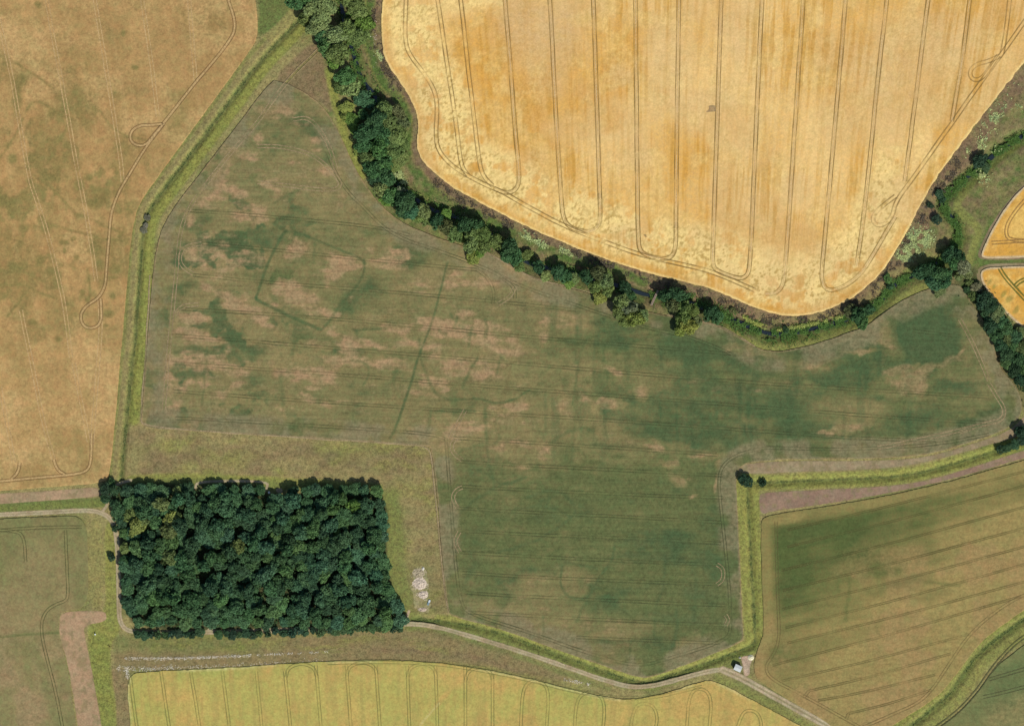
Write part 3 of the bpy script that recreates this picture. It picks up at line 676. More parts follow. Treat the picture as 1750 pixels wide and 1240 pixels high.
def paint_bean(cv):
    X, Y, m = cv.X, cv.Y, cv.m
    big = fbm(X, Y, 150, 4, 61); med = fbm(X * .75, Y * 1.25, 46, 4, 62); fine = fbm(X * .7, Y * 1.3, 13, 4, 63, .6)
    ang = R(4.5); v = Y - .075 * X
    row = fbm(X * .10, v * 1.9, 22, 3, 64)
    east = sstep(820, 1150, X + .25 * (Y - 600)); south = sstep(740, 840, Y)
    g = .40 + .40 * east + .48 * south - .1 * (1 - sstep(300, 420, Y)) * sstep(860, 1150, X + .5 * (Y - 800)) + .85 * (big - .5) + .75 * (med - .5) + .9 * (fine - .5)
    m[..., 0] = np.clip(g, 0, 1)
    m[..., 1] = np.clip(.8 * sstep(.58, .78, .5 * big + .5 * med + .10 * east) + .25 * sstep(.55, .7, row) * east, 0, .75)
    west = 1 - sstep(430, 640, X)
    patch = fbm(X, Y, 34, 4, 65)
    m[..., 1] = np.maximum(m[..., 1], .9 * west * sstep(.52, .58, patch) * sstep(290, 380, Y))
    m[..., 0] = np.where(west > .5, m[..., 0] * (.75 + .5 * sstep(.48, .6, patch)), m[..., 0])
    m[..., 2] = np.clip(.55 * sstep(.52, .66, 1 - med) * (1 - east) * (1 - .7 * south) + .2 * sstep(.56, .7, 1 - med) * east * (1 - south), 0, .7)
    # lusher ground
    for b in ((600, 595, 60, 18, 0), (1585, 572, 58, 52, 20), (1610, 515, 50, 34, 0), (1500, 560, 30, 30, 0), (702, 428, 36, 22, 10), (690, 450, 34, 18, 0), (1640, 660, 60, 18, 0), (1420, 650, 90, 30, 5), (1200, 600, 110, 40, 8), (1300, 610, 40, 60, 0), (1060, 560, 50, 40, 10), (1130, 690, 120, 34, 6), (1120, 735, 90, 22, 8), (1220, 745, 110, 24, 4), (1400, 745, 120, 26, 2), (1560, 720, 90, 30, -8), (1320, 690, 110, 40, 0), (330, 380, 40, 24, -20), (335, 420, 40, 14, 0), (310, 490, 34, 12, 0), (350, 600, 90, 18, 3), (330, 640, 70, 12, 4), (390, 570, 30, 12, 0), (640, 500, 34, 16, -30), (630, 480, 30, 20, -40), (520, 215, 40, 34, 20), (555, 225, 26, 40, 0), (560, 270, 30, 16, 0), (300, 640, 22, 12, -30), (1170, 830, 70, 30, 0), (1120, 930, 110, 40, 4), (1200, 1000, 50, 60, 0), (960, 870, 110, 24, 6), (820, 800, 60, 40, 10), (860, 880, 70, 18, 4), (610, 564, 12, 6, 0), (430, 600, 30, 18, -10), (430, 650, 40, 16, 0), (800, 960, 26, 60, 0), (1190, 660, 60, 40, 0)):
        cv.blob(1, *b, .95, .8 if b[1] < 790 else .4, 10, .1); cv.blob(0, *b, .95, .5, 14, .3)
    cv.blob(1, 1585, 572, 54, 48, 20, .95, .8, 8, .7)
    cv.poly(1, [(1012, 692), (1030, 712), (1062, 732), (1130, 757), (1200, 772), (1300, 770), (1300, 720), (1160, 700), (1080, 705)], .85, .7, 10, 5, .15)
    cv.poly(2, [(985, 690), (1012, 690), (1030, 716), (1062, 738), (1128, 762), (1160, 785), (1100, 768), (1040, 740)], .4, .6, 12, 5, .3)
    # dry and bare ground
    for b in ((1040, 688, 44, 9, 4), (1095, 670, 16, 22, 20), (1000, 676, 16, 10, 0), (400, 515, 54, 18, 28), (440, 545, 40, 14, 24), (350, 490, 22, 10, 20), (330, 545, 40, 14, 8), (330, 575, 36, 12, 0), (310, 565, 24, 9, 0), (370, 580, 26, 9, 0), (290, 650, 20, 9, -30), (320, 655, 16, 5, -30), (345, 660, 14, 5, -30), (800, 565, 80, 22, 6), (840, 560, 40, 16, 0), (850, 585, 60, 18, 4), (800, 535, 22, 8, 0), (760, 560, 30, 20, 0), (700, 590, 50, 12, 4), (560, 535, 30, 10, 0), (520, 510, 60, 24, 20), (580, 455, 30, 18, 0), (500, 430, 26, 26, 20), (620, 590, 50, 10, 4), (480, 490, 30, 16, 0), (540, 590, 50, 14, 6), (570, 570, 16, 6, 0), (1490, 545, 30, 16, -20), (1515, 570, 22, 26, 20), (1555, 640, 30, 16, -30), (1570, 665, 26, 16, -60), (1630, 607, 30, 6, -24), (1600, 620, 40, 6, -20), (1530, 655, 20, 10, 0), (1470, 600, 40, 8, 0), (1450, 580, 30, 5, -10), (1390, 620, 40, 12, 0), (1460, 730, 46, 10, -6), (1420, 740, 30, 8, 0), (1180, 848, 13, 7, 0), (1165, 822, 14, 9, 30), (1200, 778, 36, 5, -4), (1230, 785, 8, 20, 20), (1225, 830, 4, 26, 4), (1130, 765, 30, 5, 20), (1145, 790, 30, 8, 0), (1150, 815, 20, 10, 30), (395, 250, 36, 24, -50), (430, 265, 26, 14, 0), (380, 290, 40, 14, -50), (440, 235, 14, 12, 0), (350, 350, 30, 9, 24), (400, 330, 26, 9, 20), (470, 320, 30, 14, 20), (320, 370, 12, 16, 20), (285, 400, 10, 20, 10), (330, 430, 20, 16, 20), (380, 440, 30, 8, 10), (1280, 600, 60, 12, 4), (1690, 630, 12, 40, -20), (1050, 630, 30, 10, 24), (870, 600, 60, 12, 4), (820, 640, 40, 10, 0), (640, 620, 90, 14, 4), (520, 640, 80, 16, 4)):
        cv.blob(2, *b, 1, .85, 8, .1); cv.blob(1, *b, .0, .75, 10, .3, 0, .8); cv.blob(0, *b, .25, .5, 12, .2, .2, .6)
    # the tan zone across the middle and along the south
    for b in ((560, 660, 200, 60, 4), (800, 620, 150, 60, 4), (560, 460, 100, 60, 20), (900, 720, 120, 40, 4), (950, 1060, 130, 50, 8), (920, 1000, 70, 40, 0), (985, 985, 34, 32, 0), (1000, 1110, 120, 26, 14), (860, 1050, 90, 24, 14), (1180, 1110, 60, 24, -20), (1060, 1080, 80, 30, 0), (480, 700, 160, 26, 4), (740, 740, 100, 30, 0), (880, 760, 100, 30, 0), (640, 380, 90, 24, 20), (540, 330, 90, 40, 20)):
        cv.blob(0, *b, .30, .55 if b[1] < 900 else .85, 20, .2, .2); cv.blob(1, *b, .05, .4 if b[1] < 900 else .85, 20, .2)
    # the soil shows through in fine streaks along the drill rows, the lush growth in ragged clumps
    stk = .55 * fbm(X * .45, v * 1.5, 9, 4, 67, .6) + .45 * fbm(X * .7, v * 1.1, 26, 3, 68)
    nw = (1 - east) * (1 - south)
    m[..., 2] = (.85 - .30 * east) * sstep(.28, .86, m[..., 2] * .80 + (stk - .5) * 1.7 + .12 * nw) * sstep(.0, .25, m[..., 2] + .18 * nw)
    clp = .5 * fbm(X * .8, v * 1.25, 12, 4, 69, .6) + .5 * fbm(X, v, 36, 3, 70)
    m[..., 1] = .85 * sstep(.12, 1.0, m[..., 1] * .85 + (clp - .5) * 1.3 + .10 * east) * sstep(.0, .35, m[..., 1] + .12 * east)
    cv.poly(1, [(478, 385), (640, 445), (632, 480), (560, 575), (425, 520)], 0, .75, 10, 5)
    rg = 1 - np.abs(2 * fbm(X, Y, 90, 3, 73, .45) - 1); rg2 = 1 - np.abs(2 * fbm(X * .8, Y * 1.2, 55, 3, 74, .45) - 1)
    fine_ = (.13 * sstep(.955, .99, rg) + .10 * sstep(.96, .99, rg2)) * sstep(.38, .58, fbm(X, Y, 80, 3, 75))
    m[..., 1] = np.clip(m[..., 1] + fine_, 0, .9); m[..., 0] = np.clip(m[..., 0] + fine_, 0, 1)
    # green lines over the buried ditches
    def gl(pts, wd, a=.85, lush=.75):
        a = min(.92, a * (1.35 if pts[0][1] > 760 else 1.02)); wd = wd * .85;  cv.line(2, pts, wd + 3, 0, a, 4, 2); cv.line(0, pts, wd, .95, a * .9, wd * 1.1, 3, .25); cv.line(1, pts, wd, min(1, lush * 1.15), a * .85, wd * 1.1, 3, .42)
    for b_ in ((1500, 560, 26, 40, 30), (1530, 635, 34, 14, -20), (1600, 622, 60, 8, -18), (1555, 655, 40, 16, -30)): cv.blob(2, *b_, .55, .7, 10, .1, .35, .6)
    cv.blob(2, 1585, 572, 58, 50, 20, 0, .9, 5, .8); cv.blob(0, 1585, 572, 58, 50, 20, .95, .8, 5, .8); cv.blob(1, 1585, 572, 54, 47, 20, .85, .85, 5, .8)
    def thin(pts, wd, a=.8):
        a *= .74
        cv.line(2, pts, wd + 2, 0, a, 3, .8); cv.line(0, pts, wd, .95, a, 3, .8, .1); cv.line(1, pts, wd, .95, a, 3, .8, .15)
    thin([(490, 395), (486, 397), (470, 424), (455, 456), (444, 490), (437, 508), (438, 512)], 4.5); thin([(437, 508), (440, 513), (470, 528), (510, 547), (548, 563)], 5.5, .9)
    thin([(488, 396), (506, 395), (545, 412), (590, 431), (616, 441), (624, 450)], 3.5, .7); thin([(622, 444), (623, 466), (608, 492), (580, 522), (564, 548), (552, 562)], 4.5, .6)
    for b_ in ((600, 515, 26, 14, -45), (625, 490, 34, 12, -30), (590, 530, 20, 14, -50)): cv.blob(1, *b_, .8, .6, 12, .1, .2)
    thin([(765, 448), (752, 500), (737, 555), (722, 592), (712, 618)], 3.2, .8); thin([(712, 618), (704, 650), (690, 690), (676, 732), (667, 748)], 4.2, .9)
    gl([(715, 580), (722, 620), (732, 650), (740, 668), (755, 680), (790, 684)], 5, .6); gl([(790, 684), (825, 682), (850, 690), (875, 683), (905, 668)], 4, .65)
    gl([(815, 612), (804, 632), (792, 662)], 5, .6); gl([(855, 612), (848, 640)], 4, .5)
    gl([(1005, 575), (990, 610), (985, 650), (978, 690)], 4, .45); gl([(945, 480), (946, 540), (942, 580)], 10, .55, .5); gl([(1215, 560), (1213, 620), (1210, 690), (1212, 760)], 9, .6, .6); gl([(1270, 585), (1268, 640), (1262, 690)], 12, .6, .6)
    gl([(985, 560), (985, 620)], 7, .4); gl([(1042, 540), (1050, 580)], 10, .5, .5)
    gl([(600, 615), (625, 618), (632, 640), (620, 658)], 4, .5); gl([(565, 620), (590, 618)], 3, .4)
    gl([(735, 703), (810, 702)], 6, .6); gl([(735, 703), (730, 745)], 6, .5); gl([(830, 700), (832, 780), (845, 830)], 6, .45)
    gl([(985, 660), (980, 740), (975, 790)], 5, .4, .4)
    gl([(470, 345), (500, 330), (520, 320)], 5, .4); gl([(540, 400), (537, 450)], 4, .4); gl([(355, 590), (345, 690)], 4, .4); gl([(480, 640), (485, 690)], 8, .4)
    for p in ([(770, 536), (775, 545)], [(786, 555), (792, 558)], [(800, 570), (812, 572)], [(828, 545), (832, 560), (828, 575)], [(800, 590), (806, 560)], [(752, 566), (762, 572)], [(782, 540), (776, 560)], [(660, 560), (612, 563)]): gl(p, 5, .6)
    # ring ditch and enclosures in the southern part
    gl([(960, 968), (958, 1000), (972, 1018), (995, 1024), (1010, 1016), (1022, 985), (1045, 960), (1050, 930)], 5, .55); gl([(965, 960), (1000, 965), (1020, 972)], 4, .5)
    gl([(760, 905), (800, 860), (850, 830), (900, 815)], 5, .45); gl([(800, 790), (830, 810), (860, 830), (890, 820)], 5, .4)
    gl([(900, 850), (950, 830), (990, 870), (960, 900), (900, 930), (850, 945)], 5, .5); gl([(880, 870), (930, 860), (975, 885)], 4, .5); gl([(940, 850), (925, 880)], 4, .5)
    gl([(1135, 960), (1135, 1000), (1120, 1040)], 7, .45); gl([(1155, 1040), (1158, 1080), (1142, 1125)], 7, .55); gl([(1190, 990), (1188, 1060)], 7, .45); gl([(1120, 1060), (1118, 1100)], 6, .4); gl([(1240, 960), (1244, 1000)], 6, .35)
    gl([(985, 1060), (1000, 1030), (1020, 1005)], 6, .4); gl([(930, 1055), (928, 1090)], 5, .35); gl([(815, 960), (790, 1000)], 14, .4); gl([(870, 1020), (840, 1070)], 10, .35); gl([(900, 1085), (1040, 1095)], 8, .35); gl([(1000, 1100), (1140, 1090)], 6, .35)
    gl([(1000, 730), (960, 740), (940, 760)], 6, .35); gl([(1005, 733), (1015, 735)], 7, .8)
    # greyer headland turned both ways
    inner = -cv.s
    hz = 1 - sstep(26, 40, inner + 8 * (med - .5))
    m[..., 3] = .7 * hz * sstep(.36, .60, fbm(X, Y, 40, 3, 66))
    m[..., 1] *= 1 - .55 * hz; m[..., 2] *= 1 - .5 * hz
    vt = fbm(X * 1.6, Y * .25, 22, 3, 71)
    m[..., 1] = np.clip(m[..., 1] + .30 * sstep(.58, .72, vt) * sstep(850, 950, X) * (1 - south), 0, .9)
    m[..., 0] = np.clip(m[..., 0] + .36 * (row - .5), 0, 1)
    m[..., 2] = np.clip(m[..., 2] + .12 * (row - .5) + .5 * sstep(.56, .72, fine) * (1 - m[..., 1]) * (1 - m[..., 0]), 0, 1)
    m[..., 2] = np.maximum(m[..., 2], .55 * (1 - sstep(.5, 3.5, inner)))
mat_bean = land_mat("patchy_beans", [A(147, 131, 89), A(99, 106, 65), A(74, 94, 60), A(168, 139, 104), A(134, 124, 94)], grain=.09, speck=.07, rows=-4.5, row_amt=.12, bump=.3, patch=.05)
o = sheet("bean_field", BEAN, .40, mat_bean, paint_bean, 1.9, .7, .5)
tag(o, "large patchy green and tan field across the middle, crossed by dark cropmark lines", "bean field", kind="structure")
TG = track_mat("bean_wheelings", A(80, 86, 56), .40, .66, .72, .045)
TGl = track_mat("bean_pale_wheelings", A(170, 148, 112), .26, .52, .85, .07)
L = lambda *p: list(p)
rows = [
    L((322, 360), (440, 368), (650, 388), (700, 402)), L((345, 416), (440, 424), (640, 445), (815, 461)), L((330, 470), (440, 481), (660, 498), (880, 518), (985, 530)),
    L((310, 528), (440, 535), (660, 552), (880, 574), (1080, 590), (1250, 605)), L((300, 573), (440, 584), (660, 602), (880, 620), (1100, 640), (1400, 662), (1690, 678)), L((295, 620), (440, 630), (660, 646), (880, 664), (1100, 680), (1320, 697), (1560, 716), (1690, 722)),
    L((295, 668), (440, 679), (660, 694), (880, 708), (1100, 722), (1320, 738), (1480, 750), (1600, 752)), L((300, 714), (440, 721), (660, 735), (740, 742), (762, 750)), L((775, 748), (880, 754), (1100, 768), (1225, 777)),
    L((780, 788), (880, 794), (1100, 805), (1235, 812)), L((780, 830), (880, 836), (1100, 846), (1235, 850)), L((782, 868), (880, 874), (1100, 884), (1232, 892)), L((785, 906), (880, 912), (1100, 920), (1232, 928)),
    L((786, 943), (880, 949), (1100, 960), (1228, 964)), L((790, 978), (880, 984), (1100, 994), (1232, 998)), L((795, 1012), (880, 1018), (1060, 1026), (1240, 1034)), L((800, 1046), (880, 1050), (1060, 1060), (1242, 1068)), L((985, 1088), (1060, 1092), (1230, 1098)),
    L((1310, 765), (1450, 768), (1600, 760), (1690, 742)), L((1560, 565), (1640, 575)),
    L((762, 748), (766, 800), (772, 880), (780, 980), (788, 1030), (800, 1048), (900, 1078), (1000, 1114), (1090, 1140), (1150, 1122), (1240, 1094), (1250, 1075), (1246, 1000), (1238, 920), (1230, 850), (1228, 810), (1240, 788), (1270, 772), (1310, 765)),
    L((560, 262), (575, 300), (600, 335), (620, 352), (650, 385), (690, 410), (750, 428), (800, 447), (845, 465), (880, 485), (980, 520), (1100, 560), (1180, 575), (1250, 605)),
    L((815, 461), (835, 475), (845, 500), (842, 520)), L((845, 466), (880, 490), (880, 510)),
]
palel = [
    L((550, 80), (500, 128), (460, 180), (440, 210), (395, 260), (340, 330), (318, 365), (307, 400), (303, 450), (296, 520), (288, 600), (280, 700)),
    L((440, 250), (480, 250), (530, 262), (560, 285), (582, 310), (580, 322), (560, 326), (500, 318), (440, 312)), L((500, 205), (530, 200), (560, 240), (575, 290)),
    L((345, 416), (318, 420), (306, 436), (310, 455), (330, 468)), L((340, 520), (310, 522), (298, 540)), L((1640, 545), (1665, 590), (1690, 650)), L((1690, 655), (1705, 680), (1718, 700), (1712, 718), (1690, 722), (1640, 738)),
    L((795, 700), (768, 748)), L((780, 748), (770, 760), (775, 775), (790, 786)), L((782, 868), (772, 850), (780, 836), (790, 832)), L((786, 943), (776, 925), (785, 908)), L((880, 490), (872, 508), (850, 520)), L((1690, 722), (1600, 745), (1500, 765)),
    L((1225, 964), (1236, 970), (1236, 990), (1225, 998)), L((1240, 1068), (1246, 1058), (1240, 1050)),
]
ribbon_mesh("wheel_tracks", rows, .412, TG, o, 4.6, 1.25)
ribbon_mesh("trodden_edge", [[(256, 470), (252, 560), (244, 660), (241, 716), (243, 725), (320, 735), (450, 744), (600, 753), (700, 760), (733, 764), (738, 790), (745, 850), (752, 930), (760, 1010), (766, 1048)], [(830, 430), (862, 448), (890, 465), (925, 479), (965, 489), (1010, 500)], [(1140, 538), (1220, 552), (1260, 572), (1290, 592)]], .440, track_mat("trodden_edge", A(178, 156, 120), .3, .55, .8, .06), o, 0, 2.2, 1.0)
ribbon_mesh("pale_wheel_tracks", palel, .428, TGl, o, 5.4, 1.5)

# ---- yellow field along the bottom
YEL = [(214, 1152), (255, 1146), (400, 1140), (500, 1132), (640, 1126), (750, 1130), (880, 1152), (960, 1173), (1030, 1190), (1082, 1196), (1140, 1183), (1205, 1161), (1228, 1164), (1300, 1203), (1392, 1252), (1520, 1320), (1520, 1340), (232, 1340), (224, 1250)]
def paint_yel(cv):
    X, Y, m = cv.X, cv.Y, cv.m
    u = X - .07 * (Y - 1130) * np.clip((760 - X) / 500, -1, 1)
    st = fbm(u * 9, Y, 60, 3, 71); big = fbm(X * .7, Y, 60, 4, 72)
    m[..., 0] = np.clip(.25 + 1.1 * (big - .45) + .5 * (1 - sstep(0, 30, -cv.s)), 0, .9)
    m[..., 1] = np.clip(.55 * sstep(.5, .7, fbm(X, Y, 50, 4, 73)) + .25 * sstep(.5, .7, st) + .25 * sstep(1000, 1200, X), 0, .8)
    m[..., 2] = np.clip(.35 * sstep(.55, .72, fbm(u * 14, Y, 90, 3, 74)), 0, .6)
    cv.line(0, [(712, 1245), (790, 1150)], 6, .1, .7, 4, 1); cv.line(1, [(745, 1205), (792, 1150)], 9, .8, .7, 5, 2); cv.line(3, [(712, 1245), (750, 1200)], 3, .5, .8, 3, 1)
    m[..., 3] = np.maximum(m[..., 3], .5 * (1 - sstep(1, 6, -cv.s)) * sstep(.4, .6, big))
    cv.line(1, [(1080, 1188), (1140, 1176), (1210, 1162), (1300, 1204)], 14, .7, .7, 10, 2)
mat_yel = land_mat("yellowing_oats", [A(192, 172, 98), A(168, 166, 90), A(196, 162, 96), A(164, 143, 86), A(208, 198, 138)], grain=.06, speck=.06, bump=.3, patch=.04)
o = sheet("oat_field", YEL, .40, mat_yel, paint_yel, 1.9, 1.2, .5)
tag(o, "yellow-green ripening field along the bottom, ruled with upright wheelings", "oat field", kind="structure")
yl = []
for x0, x1, x2 in ((222, 234, 250), (275, 290, 300), (326, 342, 352), (380, 393, 400), (438, 448, 455), (487, 497, 503), (540, 549, 552), (592, 600, 604), (642, 650, 654), (696, 700, 702), (744, 748, 748), (795, 796, 795), (842, 842, 840)):
    yt = 1152 if x0 < 260 else (1146 if x0 < 500 else (1136 if x0 < 800 else 1150))
    yl.append([(x0, yt), (x1, 1245), (x2, 1320)])
for a, b, y in ((488, 541, 1134), (592, 644, 1132), (696, 745, 1134), (795, 842, 1140)): yl.append([(a + 1, y + 22), (a + 4, y + 6), ((a + b) / 2, y - 2), (b - 4, y + 5), (b, y + 20)])
for x0, x1, y in ((892, 938, 1162), (984, 1034, 1182), (1080, 1124, 1200), (1176, 1216, 1175), (1262, 1302, 1212)):
    yl.append([(x0 - 8, 1330), (x0 - 2, 1245), (x0, y + 24), (x0 + 8, y + 4), ((x0 + x1) / 2, y), (x1 - 6, y + 6), (x1, y + 26), (x1 - 4, 1245), (x1 - 10, 1330)])
yl += [[(560, 1132), (700, 1130), (800, 1140), (900, 1160), (1000, 1186), (1100, 1196), (1200, 1172)]]
ribbon_mesh("wheel_tracks", yl, .412, track_mat("oat_wheelings", A(132, 132, 76), .34, .62, .55, .05), o, 4.6, 1.6)

# ---- field in the south-east with slanting drill rows
SE = [(1302, 884), (1330, 877), (1400, 867), (1500, 850), (1600, 828), (1680, 806), (1770, 780), (1860, 752), (1860, 985), (1755, 1038), (1712, 1068), (1676, 1096), (1650, 1130), (1622, 1168), (1594, 1196), (1552, 1222), (1500, 1255), (1470, 1290), (1420, 1236), (1352, 1197), (1304, 1168), (1288, 1152), (1290, 1120), (1300, 1096), (1306, 1080), (1302, 1000), (1300, 900)]
def paint_se(cv):
    X, Y, m = cv.X, cv.Y, cv.m
    d = (X - 1300) / 500 + (Y - 880) / 330
    big = fbm(X, Y, 90, 4, 81); v = Y + .26 * X
    row = fbm(X * .12, v * 1.5, 26, 3, 82)
    m[..., 0] = np.clip(1.48 - 1.48 * d + 1.2 * (big - .5) + .6 * (row - .5), 0, 1)
    m[..., 1] = np.clip(.6 * sstep(.5, .7, fbm(X, Y, 60, 4, 83)) * sstep(.3, .9, d), 0, .7)
    for ln in ([(1450, 955), (1452, 1000), (1444, 1060)], [(1430, 960), (1432, 1010)], [(1500, 950), (1498, 975)], [(1520, 1000), (1560, 990), (1640, 1000)], [(1550, 870), (1590, 880)]): cv.line(0, ln, 6, .85, .5, 5, 3, .2)
    for b in ((1500, 900, 80, 30, -14), (1380, 910, 60, 26, -14), (1400, 960, 60, 20, -14), (1540, 995, 60, 14, -14), (1350, 1010, 30, 40, 0), (1590, 1020, 40, 14, -14)): cv.blob(2, *b, .6, .6, 12, .2)
    cv.blob(0, 1345, 885, 30, 10, -10, .2, .7); cv.m[..., 0] *= .35 + .65 * sstep(10, 30, -cv.s)
mat_se = land_mat("ripening_peas", [A(156, 138, 86), A(87, 99, 54), A(162, 134, 90), A(84, 94, 54)], grain=.07, speck=.06, rows=14.5, row_amt=.06, bump=.3, patch=.05)
o = sheet("pea_field", SE, .36, mat_se, paint_se, 2.0, .9, .45)
tag(o, "olive and tan field in the bottom right with slanting dark rows", "pea field", kind="structure")
sl_ = []
for x0, y0, x1, y1 in ((1345, 905, 1800, 792), (1345, 934, 1800, 816), (1335, 974, 1800, 852), (1338, 1008, 1800, 888), (1337, 1040, 1800, 920), (1342, 1072, 1800, 950), (1345, 1098, 1800, 980), (1320, 1136, 1745, 1018), (1335, 1163, 1655, 1083), (1382, 1180, 1625, 1116), (1398, 1196, 1598, 1152), (1450, 1218, 1592, 1178)):
    xm, ym = (x0 + x1) / 2, (y0 + y1) / 2 + 3
    sl_.append([(x0, y0), (x0 + .25 * (x1 - x0), y0 + .25 * (y1 - y0) + 2), (xm, ym), (x1, y1)])
hl = [[(1326, 890), (1327, 960), (1330, 1040), (1332, 1092), (1322, 1118), (1306, 1140), (1318, 1160), (1370, 1186), (1420, 1214), (1470, 1242)], [(1800, 1000), (1745, 1016), (1690, 1052), (1655, 1085), (1632, 1118), (1610, 1152), (1594, 1176), (1570, 1200), (1520, 1222), (1460, 1248)], [(1382, 1180), (1374, 1190)], [(1450, 1218), (1446, 1228)]]
ribbon_mesh("wheel_tracks", sl_, .372, track_mat("pea_wheelings", A(104, 98, 58), .36, .68, .5, .035), o, 2.8, 1.9)
ribbon_mesh("headland_tracks", hl, .384, track_mat("pea_headland", A(122, 104, 68), .34, .62, .55), o, 4.4, 1.4)

# ---- corner field beyond the winding drain
SC_ = [(1530, 1340), (1560, 1290), (1600, 1246), (1640, 1218), (1672, 1180), (1700, 1140), (1735, 1112), (1780, 1080), (1860, 1030), (1860, 1340)]
def paint_corner(cv):
    X, Y, m = cv.X, cv.Y, cv.m
    v = Y + .3 * X
    m[..., 0] = np.clip(.55 + .9 * (fbm(X, Y, 50, 4, 95) - .5) + .4 * (fbm(X * .1, v * 1.4, 30, 3, 96) - .5), 0, 1)
    cv.poly(1, [(1680, 1215), (1760, 1180), (1860, 1150), (1860, 1300), (1700, 1270)], .7, .7, 30, 8, .2)
    cv.poly(0, [(1690, 1170), (1750, 1110), (1850, 1080), (1850, 1150), (1740, 1190)], .95, .7, 20, 6, .2)
mat_corner = land_mat("young_barley", [A(132, 128, 82), A(100, 112, 70), A(150, 134, 90)], grain=.07, speck=.06, rows=16, row_amt=.08, bump=.3)
o = sheet("barley_field", SC_, .36, mat_corner, paint_corner, 2.0, .9, .45)
tag(o, "greyish green field in the bottom right corner beyond the winding drain", "barley field", kind="structure")
ribbon_mesh("wheel_tracks", [[(1800, 1060), (1744, 1090), (1712, 1122), (1690, 1150), (1670, 1180), (1640, 1214), (1590, 1250)], [(1690, 1160), (1750, 1142), (1800, 1130)], [(1680, 1190), (1700, 1186), (1800, 1160)]], .372, track_mat("corner_wheelings", A(92, 94, 62), .2, .45, .85), o, 5, 1.6)

# ---- field in the bottom left
BL = [(-110, 892), (0, 886), (100, 881), (148, 882), (151, 960), (151, 1038), (112, 1043), (101, 1052), (101, 1086), (112, 1120), (122, 1180), (132, 1250), (142, 1340), (-110, 1340)]
def paint_bl(cv):
    X, Y, m = cv.X, cv.Y, cv.m
    u = X - .12 * (Y - 1080)
    big = fbm(X, Y, 80, 4, 97); st = fbm(u * 6, Y, 80, 3, 98)
    m[..., 0] = np.clip(.42 + .9 * (big - .5) + .5 * (st - .5) + .25 * (1 - sstep(880, 1000, Y)), 0, 1)
    m[..., 1] = np.clip(.5 * sstep(1020, 1150, Y) * sstep(.42, .62, fbm(X, Y, 50, 4, 99)), 0, .8)
    cv.line(0, [(-100, 1088), (0, 1088), (60, 1082), (100, 1080)], 5, .95, .8, 3, 1); cv.line(2, [(0, 1088), (60, 1083), (100, 1081)], 3, .7, .7, 2, 1)
    cv.line(0, [(60, 1085), (70, 1130), (86, 1190), (104, 1260)], 14, .85, .6, 10, 3, .2)
    cv.poly(0, [(-100, 890), (148, 884), (150, 930), (60, 935), (-100, 930)], .75, .5, 20, 6)
    cv.line(0, [(140, 900), (142, 1030)], 16, .8, .5, 8, 2)
mat_bl = land_mat("thin_wheat", [A(152, 133, 94), A(120, 122, 76), A(164, 136, 103), A(98, 104, 62)], grain=.08, speck=.07, bump=.3)
o = sheet("barley_field", BL, .38, mat_bl, paint_bl, 2.0, .8, .45)
tag(o, "tan and green field in the bottom left corner below the pale track", "barley field", kind="structure")
ribbon_mesh("wheel_tracks", [[(-60, 905), (0, 906), (40, 902), (110, 900), (140, 900)], [(-60, 906), (30, 905), (42, 920), (44, 960)], [(112, 905), (114, 960), (117, 1015), (114, 1026), (95, 1032), (80, 1042), (71, 1060), (71, 1085), (82, 1130), (98, 1190), (110, 1260), (120, 1320)]], .392, track_mat("thin_wheelings", A(104, 102, 64), .3, .5, .85), o, 4.6, 1.4)

# ------------------------------------------------------------------ bare soil strips
def paint_soil(cv):
    cv.m[..., 0] = sstep(.42, .65, fbm(cv.X, cv.Y, 30, 4, 101)); cv.m[..., 1] = .5 * sstep(.55, .7, fbm(cv.X, cv.Y, 9, 3, 102)) + .25 * (1 - sstep(0, 3, -cv.s)) * sstep(.5, .6, fbm(cv.X, cv.Y, 20, 2, 103))
def soil(label, shape, c0, c1, z=.05):
    mt = land_mat("bare_soil", [c0, c1, A(132, 122, 84)], grain=.08, speck=.06, bump=.3, patch=.05)
    return tag(sheet("bare_soil", shape, z, mt, paint_soil, 1.3, .5), label, "bare soil", kind="structure")
soil("pinkish bare soil strip above the west track", [(-110, 850), (0, 843), (90, 838), (162, 832), (172, 836), (174, 848), (120, 852), (0, 861), (-110, 868)], A(174, 146, 116), A(162, 138, 108))
soil("pinkish brown ploughed strip in an elbow at the bottom left", [(101, 1058), (103, 1049), (112, 1044), (178, 1043), (182, 1050), (182, 1061), (142, 1068), (146, 1090), (158, 1150), (174, 1240), (186, 1340), (143, 1340), (134, 1245), (124, 1180), (114, 1125), (102, 1090)], A(178, 147, 116), A(170, 142, 110))
soil("grey-tan bare strip curving along the bean field's south-east edge", [(1261, 806), (1262, 796), (1280, 791), (1350, 787), (1450, 788), (1550, 785), (1600, 777), (1650, 762), (1690, 749), (1724, 736), (1746, 716), (1760, 700), (1760, 735), (1735, 748), (1690, 760), (1650, 771), (1600, 785), (1540, 798), (1440, 804), (1350, 806), (1290, 810)], A(158, 140, 110), A(148, 130, 102))
soil("mauve-brown bare strip south of the eastern drain", [(1297, 846), (1305, 841), (1420, 836), (1540, 829), (1600, 817), (1660, 799), (1760, 766), (1860, 736), (1860, 752), (1760, 779), (1680, 803), (1600, 825), (1500, 846), (1400, 862), (1320, 873), (1299, 880)], A(152, 126, 106), A(144, 118, 100))
soil("small grey trampled bare spot in the golden wheat", [(1211, 181), (1211, 181), (1222, 180), (1224, 186), (1223, 191), (1223, 191), (1204, 192), (1212, 188)], A(164, 136, 100), A(176, 146, 104), .66)
